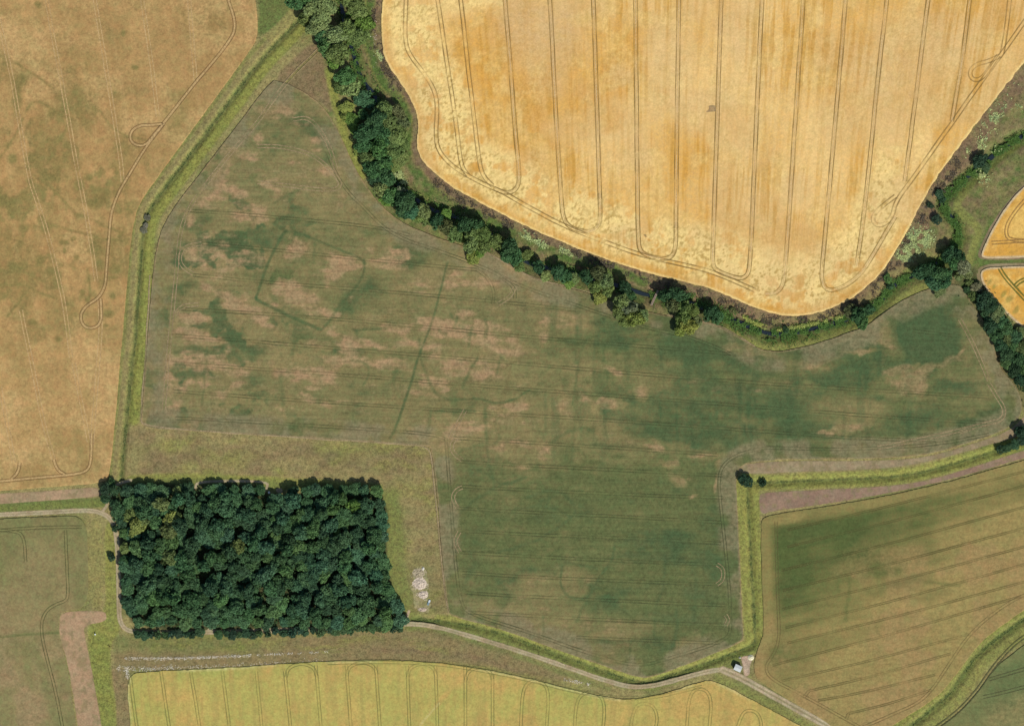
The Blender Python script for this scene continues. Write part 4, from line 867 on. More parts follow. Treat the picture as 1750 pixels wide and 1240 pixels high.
soil("thin pale worn edge round the lower small wheat field", [(1760, 449), (1700, 450), (1676, 454), (1668, 466), (1672, 484), (1694, 514), (1740, 556), (1744, 552), (1700, 512), (1678, 484), (1676, 470), (1684, 460), (1760, 456)], A(160, 142, 112), A(140, 124, 96), .03)
soil("thin pale worn edge round the upper small wheat field", [(1760, 305), (1724, 340), (1692, 386), (1674, 424), (1670, 438), (1680, 445), (1760, 443), (1760, 438), (1684, 440), (1680, 430), (1700, 388), (1730, 345), (1762, 316)], A(146, 126, 100), A(120, 106, 84), .03)

tag(sheet("bare_soil", [(708, 974), (716, 968), (726, 970), (730, 985), (732, 1003), (733, 1020), (738, 1034), (730, 1046), (716, 1046), (708, 1034), (704, 1012), (702, 994)], .05, land_mat("rubble_earth", [A(158, 146, 108), A(138, 134, 88), A(124, 126, 76)], .12, .14, bump=.5), paint_soil, 1.0, 6.0, escale=9), "pale trodden earth round the rubble heaps east of the wood", "bare soil", kind="structure")
# ------------------------------------------------------------------ farm tracks
def paint_track(cv):
    cv.m[..., 0] = .75 * sstep(.45, .7, fbm(cv.X, cv.Y, 16, 4, 111)); cv.m[..., 1] = .5 * (1 - sstep(0, 2.5, -cv.s))
mat_track = land_mat("crushed_stone", [A(190, 172, 142), A(168, 148, 118), A(140, 130, 92), A(134, 124, 86)], grain=.10, speck=.10, bump=.3, patch=.06)
def paint_tracka(cv):
    paint_track(cv); cv.line(2, TRACK_A, 2.4, .8, .85, 2, .5, .25)
def paint_trackb(cv):
    paint_track(cv); cv.line(2, TRACK_B, 3.2, .8, .9, 2, .5, .1)
tag(sheet("farm_track", TRACK_A, .07, mat_track, paint_tracka, 1.2, .8, width=8), "pale stone track skirting the wood and running east to the shed", "track", kind="structure")
tag(sheet("farm_track", TRACK_B, .085, mat_track, paint_trackb, 1.2, .8, width=12), "pale two-rut track leaving the shed for the bottom edge", "track", kind="structure")
tag(sheet("farm_track", TRACK_C, .078, mat_track, paint_track, 1.0, .5, width=5), "narrow spur of track curling round the wood's north-west corner", "track", kind="structure")
tag(sheet("path", [(334, 833), (337, 823), (400, 821), (458, 823), (456, 834), (450, 842)], .06, mat_track, paint_track, 1.0, .5, width=4.5), "thin bare path along the wood's north edge", "path", kind="structure")
tag(sheet("path", [(692, 1068), (695, 1055), (699, 1044)], .075, mat_track, paint_track, 1.0, .5, width=5), "short bare path at the wood's south-east corner", "path", kind="structure")
tag(sheet("stone_pad", [(1266, 1124), (1270, 1120), (1284, 1119), (1286, 1126), (1281, 1138), (1282, 1152), (1272, 1156), (1270, 1140)], .06, land_mat("pinkish_stone", [A(196, 168, 146), A(176, 150, 128), A(150, 130, 100)], .1, .1, bump=.3), paint_track, 1.0, .8), "pinkish stone pad beside the shed at the track junction", "pad", kind="structure")
tag(sheet("path", [(470, 834), (482, 833), (484, 842), (474, 843)], .06, mat_track, paint_track, 1.0, .4), "small square of bare ground at the wood's north edge", "bare ground", kind="structure")
tag(sheet("path", [(352, 1076), (362, 1068), (366, 1080), (356, 1084)], .06, mat_track, paint_track, 1.0, .4), "bare gap in the shrubs along the wood's south edge", "bare ground", kind="structure")

# ------------------------------------------------------------------ water of the river
mw, t, b = mat_new("river_water")
b.inputs["Base Color"].default_value = (.012, .018, .022, 1); b.inputs["Roughness"].default_value = .12; b.inputs["Specular IOR Level"].default_value = .5
bn = t.nodes.new("ShaderNodeBump"); bn.inputs["Strength"].default_value = .25; bn.inputs["Distance"].default_value = .05
t.links.new(n_noise(t, t.nodes.new("ShaderNodeNewGeometry").outputs["Position"], 2.5, 3, .6), bn.inputs["Height"]); t.links.new(bn.outputs[0], b.inputs["Normal"])
tag(sheet("river_water", RIVER, -1.15, mw, None, 1.5, 1.6, width=7), "dark narrow river winding under the trees", "river", kind="structure")
mf = plain_mat("painted_glint", A(206, 220, 214), .15, 6, .5)
tag(sheet("painted_glint", [(1633, 382), (1637, 392), (1640, 402)], -.9, mf, None, .8, .5, width=2.2), "white streak of painted glint on the river by the mown path", "river", kind="structure")  # pale ribbon stands in for a glint on the water
#@@PART3
# ------------------------------------------------------------------ trees and shrubs
LEAF = leaf_mat("tree_leaves", None, .15)
BARK = plain_mat("bark", (.09, .07, .05), .3, 3)

def leaf_mesh(name, rad, vert, n, size, seed, lobes=8, core=.25):
    """crown of many leaf clumps over overlapping lobes; origin at the crown's base centre"""
    g = np.random.default_rng(seed)
    C = [np.array([g.uniform(-.12, .12) * rad, g.uniform(-.12, .12) * rad, vert])]; Rr = [np.array([rad * .56, rad * .56, vert * .88])]
    for k in range(lobes):
        a = 2 * math.pi * (k + g.uniform(-.3, .3)) / lobes; e = g.uniform(-.35, .75); q = g.uniform(.38, .82)
        C.append(np.array([math.cos(a) * rad * q * math.cos(e), math.sin(a) * rad * q * math.cos(e), vert * (1 + .6 * math.sin(e))]))
        r = g.uniform(.20, .40); Rr.append(np.array([rad * r, rad * r, vert * r * 1.15]))
    C = np.array(C); Rr = np.array(Rr)
    pr = (Rr[:, 0] ** 2); pr /= pr.sum()
    P, N = [], []
    while sum(len(p) for p in P) < n:
        k = g.choice(len(C), 4000, p=pr)
        d = g.normal(size=(4000, 3)); d /= np.linalg.norm(d, axis=1)[:, None]
        inner = g.random(4000) < core
        rr = np.where(inner, g.uniform(.3, .85, 4000), g.uniform(.86, 1.07, 4000))[:, None]
        p = C[k] + d * Rr[k] * rr
        dep = np.min(np.linalg.norm((p[:, None] - C[None]) / Rr[None], axis=2), axis=1)
        ok = ((dep > .8) | inner) & (p[:, 2] > .05)
        # gaps: drop clumps where a coarse noise is low
        ok &= vnoise(p[:, 0] * 1.1 / (rad * .3), p[:, 1] * 1.1 / (rad * .3) + p[:, 2] * .7, seed) > .16
        P.append(p[ok]); N.append(d[ok])
    P = np.concatenate(P)[:n]; N = np.concatenate(N)[:n]
    N = N * .75 + g.normal(size=N.shape) * .55 + np.array([0, 0, .25]); N /= np.linalg.norm(N, axis=1)[:, None]
    u = np.cross(N, g.normal(size=N.shape)); u /= np.linalg.norm(u, axis=1)[:, None]; v = np.cross(N, u)
    s = size * g.uniform(.6, 1.35, n)[:, None]
    co = np.stack([P - u * s, P + v * s * .62 + N * s * .12, P + u * s, P - v * s * .62 + N * s * .12], 1).reshape(-1, 3)
    return new_mesh_np(name, co, [np.arange(4 * n).reshape(-1, 4)], smooth=False)

def trunk_mesh(name, h, r, seed, spread):
    g = random.Random(seed); co, fa = [], []
    def tube(p0, p1, r0, r1, k=7):
        p0, p1 = Vector(p0), Vector(p1); d = (p1 - p0).normalized()
        a = d.orthogonal().normalized(); b_ = d.cross(a); n = len(co)
        for p, q in ((p0, r0), (p1, r1)):
            for i in range(k):
                t_ = 2 * math.pi * i / k; co.append(tuple(p + a * math.cos(t_) * q + b_ * math.sin(t_) * q))
        for i in range(k): fa.append((n + i, n + (i + 1) % k, n + k + (i + 1) % k, n + k + i))
    tube((0, 0, -1.2), (0, 0, h * .35), r * 1.25, r); tube((0, 0, h * .35), (.1, .05, h * .8), r, r * .35)
    for k in range(6):
        a = k * 1.05 + g.uniform(-.3, .3); z0 = h * g.uniform(.3, .55)
        tube((0, 0, z0), (math.cos(a) * spread * .55, math.sin(a) * spread * .55, z0 + h * g.uniform(.12, .3)), r * .5, r * .12, 5)
    return new_mesh_np(name, np.array(co), [np.array(fa)])

PROTO = {}
for size, rad, n, lf, cnt in (("small", 2.2, 620, .34, 4), ("mid", 4.6, 2100, .44, 6), ("large", 7.0, 4200, .52, 5)):
    PROTO[size] = []
    for k in range(cnt):
        me = leaf_mesh("crown_" + size, rad, rad * .62, n, lf, 900 + k * 13 + int(rad * 10), 11 + k % 4 + (4 if size == "large" else 0))
        me.materials.append(LEAF); PROTO[size].append((rad, me))
TRUNK = {}
for size, h, r, s in (("small", 1.6, .09, 1.2), ("mid", 6.0, .22, 3.2), ("large", 7.5, .4, 5.0)):
    me = trunk_mesh("trunk_" + size, h, r, 5, s); me.materials.append(BARK); TRUNK[size] = (h, me)

PAL = {"deep": (.050, .104, .050), "mid": (.070, .132, .054), "olive": (.108, .142, .055), "yellow": (.160, .180, .055), "blue": (.050, .108, .064), "dark": (.036, .076, .042), "willow": (.145, .178, .085), "fresh": (.110, .175, .048), "rust": (.120, .096, .050), "grey": (.15, .16, .11), "brown": (.088, .100, .050)}
WORD = {"deep": "deep green", "mid": "mid green", "olive": "olive green", "yellow": "yellow-green", "blue": "bluish green", "dark": "dark green", "willow": "pale grey-green", "fresh": "fresh green", "rust": "rusty brown", "grey": "greyish", "brown": "brownish green"}
_tree_n = 0
def plant(name, px, py, rpx, h, colour, label, cat, group=None, sx=1.0, rot=None, mul=(1, 1, 1)):
    """one tree or shrub: an Empty at its foot, its trunk and its crown"""
    global _tree_n
    _tree_n += 1
    g = random.Random(1000 + _tree_n)
    x, y = W(px, py); k = 1 - .6 * h / ALT
    r = rpx / PXM
    size = "small" if r < 2.9 else ("mid" if r < 5.8 else "large")
    rad, cm = g.choice(PROTO[size]); th, tm = TRUNK[size]
    e = bpy.data.objects.new(name, None); COL.objects.link(e); e.empty_display_size = .5
    e.location = (x * k, y * k, 0); e.rotation_euler = (0, 0, g.uniform(0, 6.28) if rot is None else R(-rot))
    tag(e, label, cat, group)
    tr = bpy.data.objects.new("trunk", tm); COL.objects.link(tr); tr.parent = e
    f = h / (th * 1.25); tr.scale = (r / rad, r / rad, f)
    c = bpy.data.objects.new("crown", cm); COL.objects.link(c); c.parent = e
    base = .22 * h if size != "small" else .05 * h
    c.location = (0, 0, base); s = r / rad * 1.04
    sx = g.uniform(.86, 1.2); c.scale = (s * sx, s / sx, (h - base) / (rad * .62 * 2.0))
    b_ = PAL[colour]; q = g.uniform(.84, 1.14)
    c.color = (b_[0] * q * g.uniform(.92, 1.08) * mul[0], b_[1] * q * mul[1], b_[2] * q * g.uniform(.92, 1.08) * mul[2], 1)
    return e

ORD = ["zeroth", "first", "second", "third", "fourth", "fifth", "sixth", "seventh", "eighth", "ninth", "tenth", "eleventh", "twelfth", "thirteenth", "fourteenth", "fifteenth", "sixteenth", "seventeenth", "eighteenth", "nineteenth"]
def ordinal(n):
    if n < 20: return ORD[n]
    tens = {2: ("twentieth", "twenty"), 3: ("thirtieth", "thirty"), 4: ("fortieth", "forty"), 5: ("fiftieth", "fifty"), 6: ("sixtieth", "sixty"), 7: ("seventieth", "seventy"), 8: ("eightieth", "eighty")}[n // 10]
    return tens[0] if n % 10 == 0 else tens[1] + "-" + ORD[n % 10]

# ---- riverside trees, listed from the top edge downstream
riv = [
    (508, 4, 17, 9, "deep"), (534, -14, 24, 11, "mid"), (546, 14, 27, 12, "willow"), (545, 44, 20, 10, "willow"), (522, 34, 13, 8, "olive"), (596, -8, 24, 11, "olive"), (612, 16, 18, 8, "olive"), (622, 40, 17, 7, "fresh"), (570, 60, 20, 10, "willow"), (592, 52, 17, 9, "olive"), (612, 64, 18, 8, "olive"), (548, 62, 13, 9, "deep"), (556, 82, 15, 10, "mid"),
    (578, 92, 21, 11, "olive"), (572, 106, 13, 8, "fresh"), (590, 132, 18, 10, "mid"), (600, 150, 17, 8, "willow"), (582, 150, 13, 6, "olive"), (617, 168, 15, 6, "blue"), (632, 176, 11, 5, "blue"), (593, 184, 13, 4, "yellow"), (602, 204, 13, 4.5, "fresh"), (590, 200, 9, 4, "yellow"), (606, 222, 10, 4, "fresh"), (620, 196, 10, 5, "mid"),
    (657, 188, 17, 9, "olive"), (678, 190, 14, 7, "brown"), (640, 206, 18, 11, "dark"), (664, 208, 17, 9, "olive"), (684, 210, 14, 6, "brown"), (628, 226, 22, 11, "dark"), (655, 232, 17, 9, "deep"), (678, 232, 18, 8, "olive"), (690, 248, 12, 5, "olive"), (622, 248, 15, 8, "deep"), (648, 254, 16, 9, "mid"), (670, 258, 17, 7, "olive"), (612, 258, 9, 4, "yellow"), (628, 272, 13, 7, "olive"), (684, 272, 15, 4, "olive"), (656, 278, 17, 8, "mid"), (636, 290, 17, 9, "deep"), (672, 284, 13, 4, "olive"), (662, 304, 16, 9, "deep"), (640, 306, 12, 7, "dark"),
    (650, 322, 14, 8, "willow"), (668, 334, 17, 8, "mid"), (660, 342, 12, 5, "fresh"), (684, 332, 12, 7, "grey"), (692, 346, 20, 11, "dark"), (704, 362, 16, 9, "blue"), (688, 362, 13, 7, "dark"), (724, 362, 14, 8, "willow"), (714, 372, 12, 7, "olive"), (732, 376, 10, 5, "olive"), (746, 376, 13, 9, "dark"), (762, 366, 11, 5, "fresh"), (762, 388, 14, 8, "brown"), (776, 398, 15, 8, "olive"), (788, 404, 13, 6, "yellow"), (797, 384, 15, 10, "dark"), (816, 386, 13, 9, "deep"), (808, 400, 16, 9, "olive"), (826, 400, 15, 9, "olive"), (804, 418, 14, 10, "willow"), (826, 420, 13, 7, "olive"), (846, 412, 14, 8, "olive"), (808, 440, 12, 5, "yellow"), (820, 432, 9, 5, "fresh"), (872, 420, 15, 10, "dark"), (866, 438, 13, 8, "deep"), (882, 440, 13, 8, "deep"), (888, 456, 10, 5, "olive"), (900, 436, 10, 4, "olive"),
    (921, 456, 11, 7, "dark"), (932, 472, 10, 4, "willow"), (954, 464, 14, 8, "dark"), (966, 470, 12, 7, "deep"), (972, 484, 10, 4, "fresh"), (982, 476, 9, 4, "willow"), (1002, 474, 12, 8, "dark"), (1022, 466, 14, 9, "brown"), (1036, 480, 14, 9, "willow"), (1018, 488, 13, 7, "olive"), (1040, 496, 12, 7, "olive"), (1024, 508, 12, 6, "yellow"), (1068, 492, 13, 9, "dark"), (1078, 506, 10, 7, "deep"), (1062, 514, 14, 10, "willow"), (1078, 526, 14, 10, "grey"), (1056, 532, 12, 8, "olive"), (1084, 544, 16, 10, "yellow"), (1068, 548, 12, 7, "olive"), (1098, 538, 11, 6, "willow"),
    (1136, 506, 13, 8, "dark"), (1154, 504, 15, 9, "dark"), (1168, 510, 11, 7, "deep"), (1150, 520, 14, 9, "brown"), (1170, 528, 15, 10, "olive"), (1184, 532, 12, 8, "olive"), (1166, 544, 14, 10, "olive"), (1176, 558, 15, 10, "yellow"), (1162, 564, 11, 7, "yellow"), (1190, 550, 11, 7, "willow"), (1216, 534, 15, 8, "dark"), (1226, 542, 11, 6, "deep"),
    (1253, 531, 6, 2.4, "brown"), (1343, 563, 6, 2.6, "dark"), (1456, 532, 13, 6, "brown"), (1468, 538, 14, 8, "deep"), (1474, 552, 12, 7, "mid"), (1484, 530, 11, 5, "dark"), (1518, 477, 8, 3, "mid"), (1521, 490, 6, 2.6, "dark"),
    (1574, 466, 15, 8, "dark"), (1588, 462, 15, 9, "dark"), (1600, 470, 15, 9, "deep"), (1594, 484, 14, 9, "blue"), (1612, 484, 13, 8, "blue"), (1604, 496, 11, 6, "willow"), (1618, 466, 10, 7, "deep"), (1624, 436, 14, 8, "dark"), (1638, 440, 13, 8, "dark"), (1630, 450, 12, 8, "deep"), (1646, 456, 14, 8, "grey"), (1652, 466, 11, 6, "willow"), (1640, 470, 9, 5, "willow"),
]
for i, (px, py, r, h, c) in enumerate(riv):
    kind = "bush" if h < 5.2 else "tree"
    h = h * 1.18 if h > 6 else h
    sz = "small" if r < 11.5 else ("middling" if r < 16 else "broad")
    plant("riverside_" + kind, px, py, r, h, c, f"{sz} {WORD[c]} {kind}, {ordinal(i + 1) if i < 89 else ordinal(len(riv) - i)} {'down the river from the top edge' if i < 89 else 'up the river from the eastern mown crossing'}", kind, "trees and bushes along the river", mul=(1.34, 1.46, 1.15))

# ---- hedge line running down the east edge
hed = [(1658, 484, 8, 3, "olive"), (1668, 492, 10, 4, "grey"), (1654, 496, 7, 3, "deep"), (1664, 504, 9, 4, "olive"), (1680, 500, 8, 3.4, "brown"), (1682, 514, 16, 8, "dark"), (1694, 524, 14, 8, "dark"), (1706, 532, 13, 7, "willow"), (1698, 542, 12, 7, "willow"), (1686, 536, 11, 6, "deep"), (1692, 556, 14, 8, "dark"), (1710, 552, 13, 6, "deep"), (1722, 562, 12, 6, "mid"), (1704, 572, 13, 7, "mid"), (1720, 580, 14, 6, "olive"), (1736, 578, 13, 6, "deep"), (1710, 590, 13, 7, "dark"), (1730, 596, 14, 6, "mid"), (1746, 596, 13, 6, "olive"), (1720, 606, 13, 7, "deep"), (1740, 614, 14, 7, "deep"), (1722, 622, 11, 6, "mid"), (1734, 632, 13, 7, "dark"), (1750, 632, 13, 7, "mid"), (1745, 648, 12, 7, "dark"), (1758, 650, 12, 6, "deep"), (1744, 566, 10, 4, "olive"), (1764, 616, 13, 6, "deep")]
for i, (px, py, r, h, c) in enumerate(hed):
    plant("hedge_bush" if h < 5.2 else "hedge_tree", px, py, r, h, c, f"{WORD[c]} {'bush' if h < 5.2 else 'tree'}, {ordinal(i + 1)} down the overgrown hedge below the lower small wheat field", "bush" if h < 5.2 else "tree", "overgrown hedge at the east edge", mul=(1.1, 1.15, 1.0))

# ---- lone bushes
for px, py, r, h, c, lb in (
    (1674, 276, 13, 5, "dark", "round dark bush by the stream, above the mown path in the east meadow"),
    (1684, 286, 9, 3, "mid", "green bush just below the round dark bush in the east meadow"),
    (1605, 331, 8, 2.6, "deep", "dark oval bush at the bend of the eastern stream"),
    (1590, 351, 6, 2.4, "dark", "small round dark bush nearest the wheat by the eastern stream"),
    (1601, 376, 9, 3.6, "dark", "round dark bush just above the pale flowering patch"),
    (1611, 342, 6, 2, "deep", "low green bush at the eastern stream's sharpest bend"),
    (1275, 822, 12, 5.5, "dark", "dark round bush where the north-south drain meets the eastern drain"),
    (1304, 825, 7, 3, "dark", "small dark bush in the eastern drain beside the drain junction"),
    (1747, 738, 13, 7, "dark", "dark tree by the bare strip at the east edge"),
    (1710, 768, 8, 3.4, "dark", "leftmost dark bush of the short hedge at the east edge"),
    (1722, 764, 9, 3.8, "deep", "second bush of the short hedge at the east edge"),
    (1734, 759, 9, 4, "deep", "third bush of the short hedge at the east edge"),
    (1747, 753, 10, 4, "dark", "fourth bush of the short hedge, beside the frame's east edge"),
    (1758, 747, 10, 4, "mid", "last bush of the short hedge, beyond the frame's east edge"),
    (252, 372, 6, .9, "grey", "grey withered scrub at the bend of the western drain"),
    (245, 394, 6, .9, "grey", "grey-brown scrub in the western drain just below its bend"),
    (249, 385, 5, .8, "grey", "small grey scrub between two larger ones at the western drain's bend"),
    (183, 838, 12, 6, "dark", "dark tree across the track from the wood's north-west corner"),
    (180, 852, 9, 5, "deep", "lower dark tree across the track from the wood's north-west corner"),
    (190, 826, 8, 4, "mid", "small tree at the foot of the western drain beside the wood"),
    (190, 952, 7, 3.5, "dark", "dark bush on the far side of the track, west of the wood"),
    (196, 903, 6, 3.5, "deep", "small bush leaning over the track below the junction by the wood"),
):
    plant("tree" if " tree" in lb else "bush", px, py, r, h, c, lb, "tree" if " tree" in lb else "bush")

# ---- the rectangular wood: every crown a tree of its own
g = random.Random(41)
rows_n, cols_n = 13, 23
special = {(0, 5): "olive", (1, 4): "olive", (2, 1): "olive", (3, 1): "yellow", (3, 2): "olive", (3, 4): "yellow", (4, 4): "olive", (5, 0): "olive", (0, 6): "dark", (1, 6): "dark", (0, 0): "dark", (1, 0): "dark", (0, 1): "dark", (4, 18): "fresh", (1, 20): "fresh", (1, 19): "mid", (6, 4): "olive", (5, 10): "olive"}
for r_ in range(rows_n):
    cnt = 0
    for c_ in range(cols_n):
        if c_ == cols_n - 1 and r_ < 6: pass
        left = [196, 197, 202, 208, 212, 214, 214, 214, 216, 218, 220, 226, 236][r_]
        right = [645, 650, 652, 652, 652, 650, 652, 654, 656, 662, 668, 678, 684][r_]
        top = 838 if not (330 < left + (right - left) * c_ / (cols_n - 1) < 345 or 452 < left + (right - left) * c_ / (cols_n - 1) < 500) else 852
        x = left + (right - left) * c_ / (cols_n - 1) + g.uniform(-7, 7) * (0 if c_ in (0, cols_n - 1) else 1)
        y = top + (1062 - top) * r_ / (rows_n - 1) + g.uniform(-7, 7) * (.4 if r_ in (0, rows_n - 1) else 1)
        cnt += 1
        col = special.get((r_, c_)) or g.choices(["deep", "mid", "blue", "dark", "olive"], [7, 2.2, 4, 3, .15])[0]
        edge_ = r_ in (0, rows_n - 1) or c_ in (0, cols_n - 1)
        rad = g.uniform(10.5, 16) * (.9 if edge_ else 1); h = g.uniform(4.8, 6.6) if edge_ else g.uniform(4.5, 13)
        if col in ("yellow",): rad, h = g.uniform(14, 18), h + 1
        plant("woodland_tree", x, y, rad, h, col, f"{WORD[col]} tree in the rectangular wood, {ordinal(r_ + 1)} row down, {ordinal(cnt)} across", "tree", "trees of the rectangular wood", mul=(1.42, 1.46, 1.30))
xs_ = 236; k = 0
while xs_ < 692:
    k += 1; c = g.choice(["deep", "mid", "deep", "dark", "blue"])
    yy = 1083 - 11 * max(0, (xs_ - 420)) / 270
    if not 350 < xs_ < 368:
        plant("woodland_bush", xs_, yy + g.uniform(-3, 3), g.uniform(6, 9.5), g.uniform(2.4, 4.2), c, f"{WORD[c]} bush, {ordinal(k)} from the west along the wood's south edge", "bush", "bushes along the wood's south edge")
    xs_ += g.uniform(9, 15)

# ------------------------------------------------------------------ rank growth nobody could count
def leaf_scatter(name, pts, col, size, hmax, label, cat, seed, tilt=.5):
    gg = np.random.default_rng(seed); n = len(pts)
    P = np.stack([(pts[:, 0] - 875) / PXM, (620 - pts[:, 1]) / PXM, pts[:, 2] + gg.uniform(.1, 1, n) ** 1.3 * hmax], 1)
    N = gg.normal(size=(n, 3)) * tilt + np.array([0, 0, 1]); N /= np.linalg.norm(N, axis=1)[:, None]
    u = np.cross(N, gg.normal(size=(n, 3))); u /= np.linalg.norm(u, axis=1)[:, None]; v = np.cross(N, u)
    s = size * gg.uniform(.5, 1.5, n)[:, None]
    co = np.stack([P - u * s, P + v * s * .6, P + u * s, P - v * s * .6], 1).reshape(-1, 3)
    o_ = link(name, new_mesh_np(name, co, [np.arange(4 * n).reshape(-1, 4)], smooth=False), leaf_mat(name + "_leaves", col, .3, .6, 1.4))
    return tag(o_, label, cat, kind="stuff")
def along(line, width, n, seed, bed=0.0, clump=.45):
    gg = np.random.default_rng(seed); p = resample(chaikin(line, False), 1.0)
    i = gg.integers(0, len(p) - 1, n * 3); q = p[i]; d = p[i + 1] - p[i]; d /= np.maximum(np.hypot(*d.T), 1e-6)[:, None]
    o_ = gg.normal(size=n * 3) * width * .42
    q = q + np.stack([-d[:, 1], d[:, 0]], 1) * o_[:, None] + gg.normal(size=(n * 3, 2)) * .6
    ok = fbm(q[:, 0], q[:, 1], 9, 2, seed) > clump
    q = q[ok][:n]; o_ = o_[ok][:n]
    return np.column_stack([q, -bed * np.exp(-(o_ / (width * .6 + .1)) ** 2)])
leaf_scatter("ditch_reeds", np.concatenate([along(WDRAIN[2:], 3.4, 3600, 1, 1.0, .44), along(NSDRAIN, 3.0, 2200, 2, 1.1, .44), along(EWDRAIN, 2.8, 1300, 3, 1.0, .44), along(SEDRAIN[1:], 4, 1500, 4, 1.0, .46)]), (.11, .155, .055, 1), .22, .06, "lush dark green growth filling the drains between the fields", "reeds", 11)
leaf_scatter("bank_growth", np.concatenate([along(RIVER[27:36], 10, 6500, 5, .5, .36), along(RIVER[34:], 10, 9000, 6, .4, .36), along(RIVER[:20], 20, 9000, 7, .4, .48), along(RIVER[20:28], 22, 6000, 8, .5, .46)]), (.075, .155, .036, 1), .36, .4, "bright green waterside growth along the river", "undergrowth", 12)
leaf_scatter("hedge_undergrowth", np.concatenate([along([(1660, 488), (1688, 522), (1706, 556), (1722, 600), (1745, 645), (1790, 710)], 20, 6000, 9, 0, .42), along([(1700, 540), (1730, 570), (1770, 605)], 14, 1500, 10, 0, .45)]), (.05, .085, .03, 1), .42, .9, "tangled undergrowth beneath the hedge at the east edge", "undergrowth", 13)
gq = np.random.default_rng(77)
uq = np.column_stack([gq.uniform(190, 700, 30000), gq.uniform(824, 1078, 30000)])
uq = uq[sdf(uq[:, 0], uq[:, 1], chaikin(WOOD, True)) < -6][:17000]
leaf_scatter("woodland_undergrowth", np.column_stack([uq, np.full(len(uq), .6)]), (.045, .085, .03, 1), .62, 2.6, "shrubs and saplings filling the floor of the rectangular wood", "undergrowth", 18, .8)
def spots(lst, n, seed, clump=.5, sc=7):
    gg = np.random.default_rng(seed); out = []
    for x, y, rx, ry, a in lst:
        m_ = max(10, int(n * rx * ry / sum(b_[2] * b_[3] for b_ in lst))) * 3
        q = gg.normal(size=(m_, 2)) * .55; c, s_ = math.cos(R(a)), math.sin(R(a))
        out.append(np.stack([x + q[:, 0] * rx * c - q[:, 1] * ry * s_, y + q[:, 0] * rx * s_ + q[:, 1] * ry * c], 1))
    q = np.concatenate(out); q = q[fbm(q[:, 0], q[:, 1], sc, 3, seed) > clump]
    return np.column_stack([q, np.zeros(len(q))])
leaf_scatter("flowering_weeds", np.concatenate([spots([(1568, 408, 22, 15, -10), (1582, 408, 10, 12, 0), (1546, 440, 12, 6, 20), (1560, 425, 20, 10, -20), (1684, 300, 10, 12, 30), (683, 300, 6, 10, -35), (690, 310, 4, 6, -35), (648, 92, 4, 7, -20), (653, 104, 3, 5, 0), (905, 405, 16, 6, 32), (925, 416, 10, 5, 30), (965, 430, 9, 4, 25), (978, 436, 6, 3, 20)], 2600, 21, .40), spots([(1684, 240, 14, 12, -40), (1700, 250, 12, 10, 0), (1700, 200, 20, 30, 30), (1735, 170, 16, 20, 20), (1640, 255, 10, 10, 0), (1650, 262, 8, 10, 30), (1675, 255, 8, 14, 20)], 700, 22, .58, 9)]), (.36, .44, .20, 1), .42, .5, "pale green flowering weeds in patches on the river margins", "weeds", 14)
leaf_scatter("pale_reeds", np.concatenate([along([(1266, 540), (1290, 552), (1310, 560)], 4, 700, 23, 0, .3), along([(1328, 564), (1380, 556), (1440, 541)], 4, 1000, 24, 0, .36), along([(690, 340), (722, 333)], 3, 60, 26, 0, .3)]), (.30, .36, .10, 1), .3, .8, "pale yellow-green reeds fringing the river bend south of the wheat", "reeds", 15)
fl = np.concatenate([along([(214, 1124), (270, 1125), (350, 1123), (430, 1119)], 3, 1200, 31, 0, 0.24), along([(430, 1119), (500, 1116), (570, 1112)], 1.8, 240, 32, 0, .5), along([(200, 1141), (260, 1143), (300, 1140)], 6, 460, 33, 0, 0.33), along([(300, 1140), (380, 1138), (440, 1134), (560, 1129)], 4, 420, 34, 0, 0.38), along([(216, 1140), (219, 1160)], 4, 200, 35, 0, .4), along([(965, 1160), (980, 1164), (1010, 1170)], 4, 160, 36, 0, .4), spots([(800, 375, 40, 6, 28), (640, 60, 5, 40, 0)], 120, 37, .6, 4)])
leaf_scatter("mayweed_flowers", fl, (.62, .60, .52, 1), .22, .3, "white mayweed flowers in two broken lines above the yellow field", "flowers", 16)
mg = np.concatenate([along([(638, 0), (640, 70), (660, 125), (690, 170)], 12, 900, 41, 0, .55), along([(740, 310), (800, 352), (900, 400), (1000, 440), (1100, 474), (1200, 500), (1290, 540)], 10, 2600, 42, 0, .52), along([(1300, 550), (1400, 545), (1470, 515), (1520, 465), (1570, 385), (1640, 270)], 14, 2600, 43, 0, .52)])
leaf_scatter("margin_weeds", mg, (.10, .085, .06, 1), .4, .5, "brown withered weeds on the bare margin round the golden wheat", "weeds", 17)

# ------------------------------------------------------------------ built things
def box(bm_co, bm_fa, x0, y0, z0, x1, y1, z1):
    n = len(bm_co)
    bm_co += [(x0, y0, z0), (x1, y0, z0), (x1, y1, z0), (x0, y1, z0), (x0, y0, z1), (x1, y0, z1), (x1, y1, z1), (x0, y1, z1)]
    bm_fa += [(n, n + 3, n + 2, n + 1), (n + 4, n + 5, n + 6, n + 7), (n, n + 1, n + 5, n + 4), (n + 1, n + 2, n + 6, n + 5), (n + 2, n + 3, n + 7, n + 6), (n + 3, n, n + 4, n + 7)]
def part(name, boxes, mat, parent, extra=None):
    co, fa = [], []
    for b_ in boxes: box(co, fa, *b_)
    me = bpy.data.meshes.new(name); me.from_pydata(co + (extra[0] if extra else []), [], fa + ([tuple(i + len(co) for i in f) for f in extra[1]] if extra else [])); me.update()
    return link(name, me, mat, parent)
def thing(name, px, py, rz, label, cat, z=0.0, group=None):
    e = bpy.data.objects.new(name, None); COL.objects.link(e); x, y = W(px, py); e.location = (x, y, z); e.rotation_euler = (0, 0, R(rz)); e.empty_display_size = .5
    return tag(e, label, cat, group)

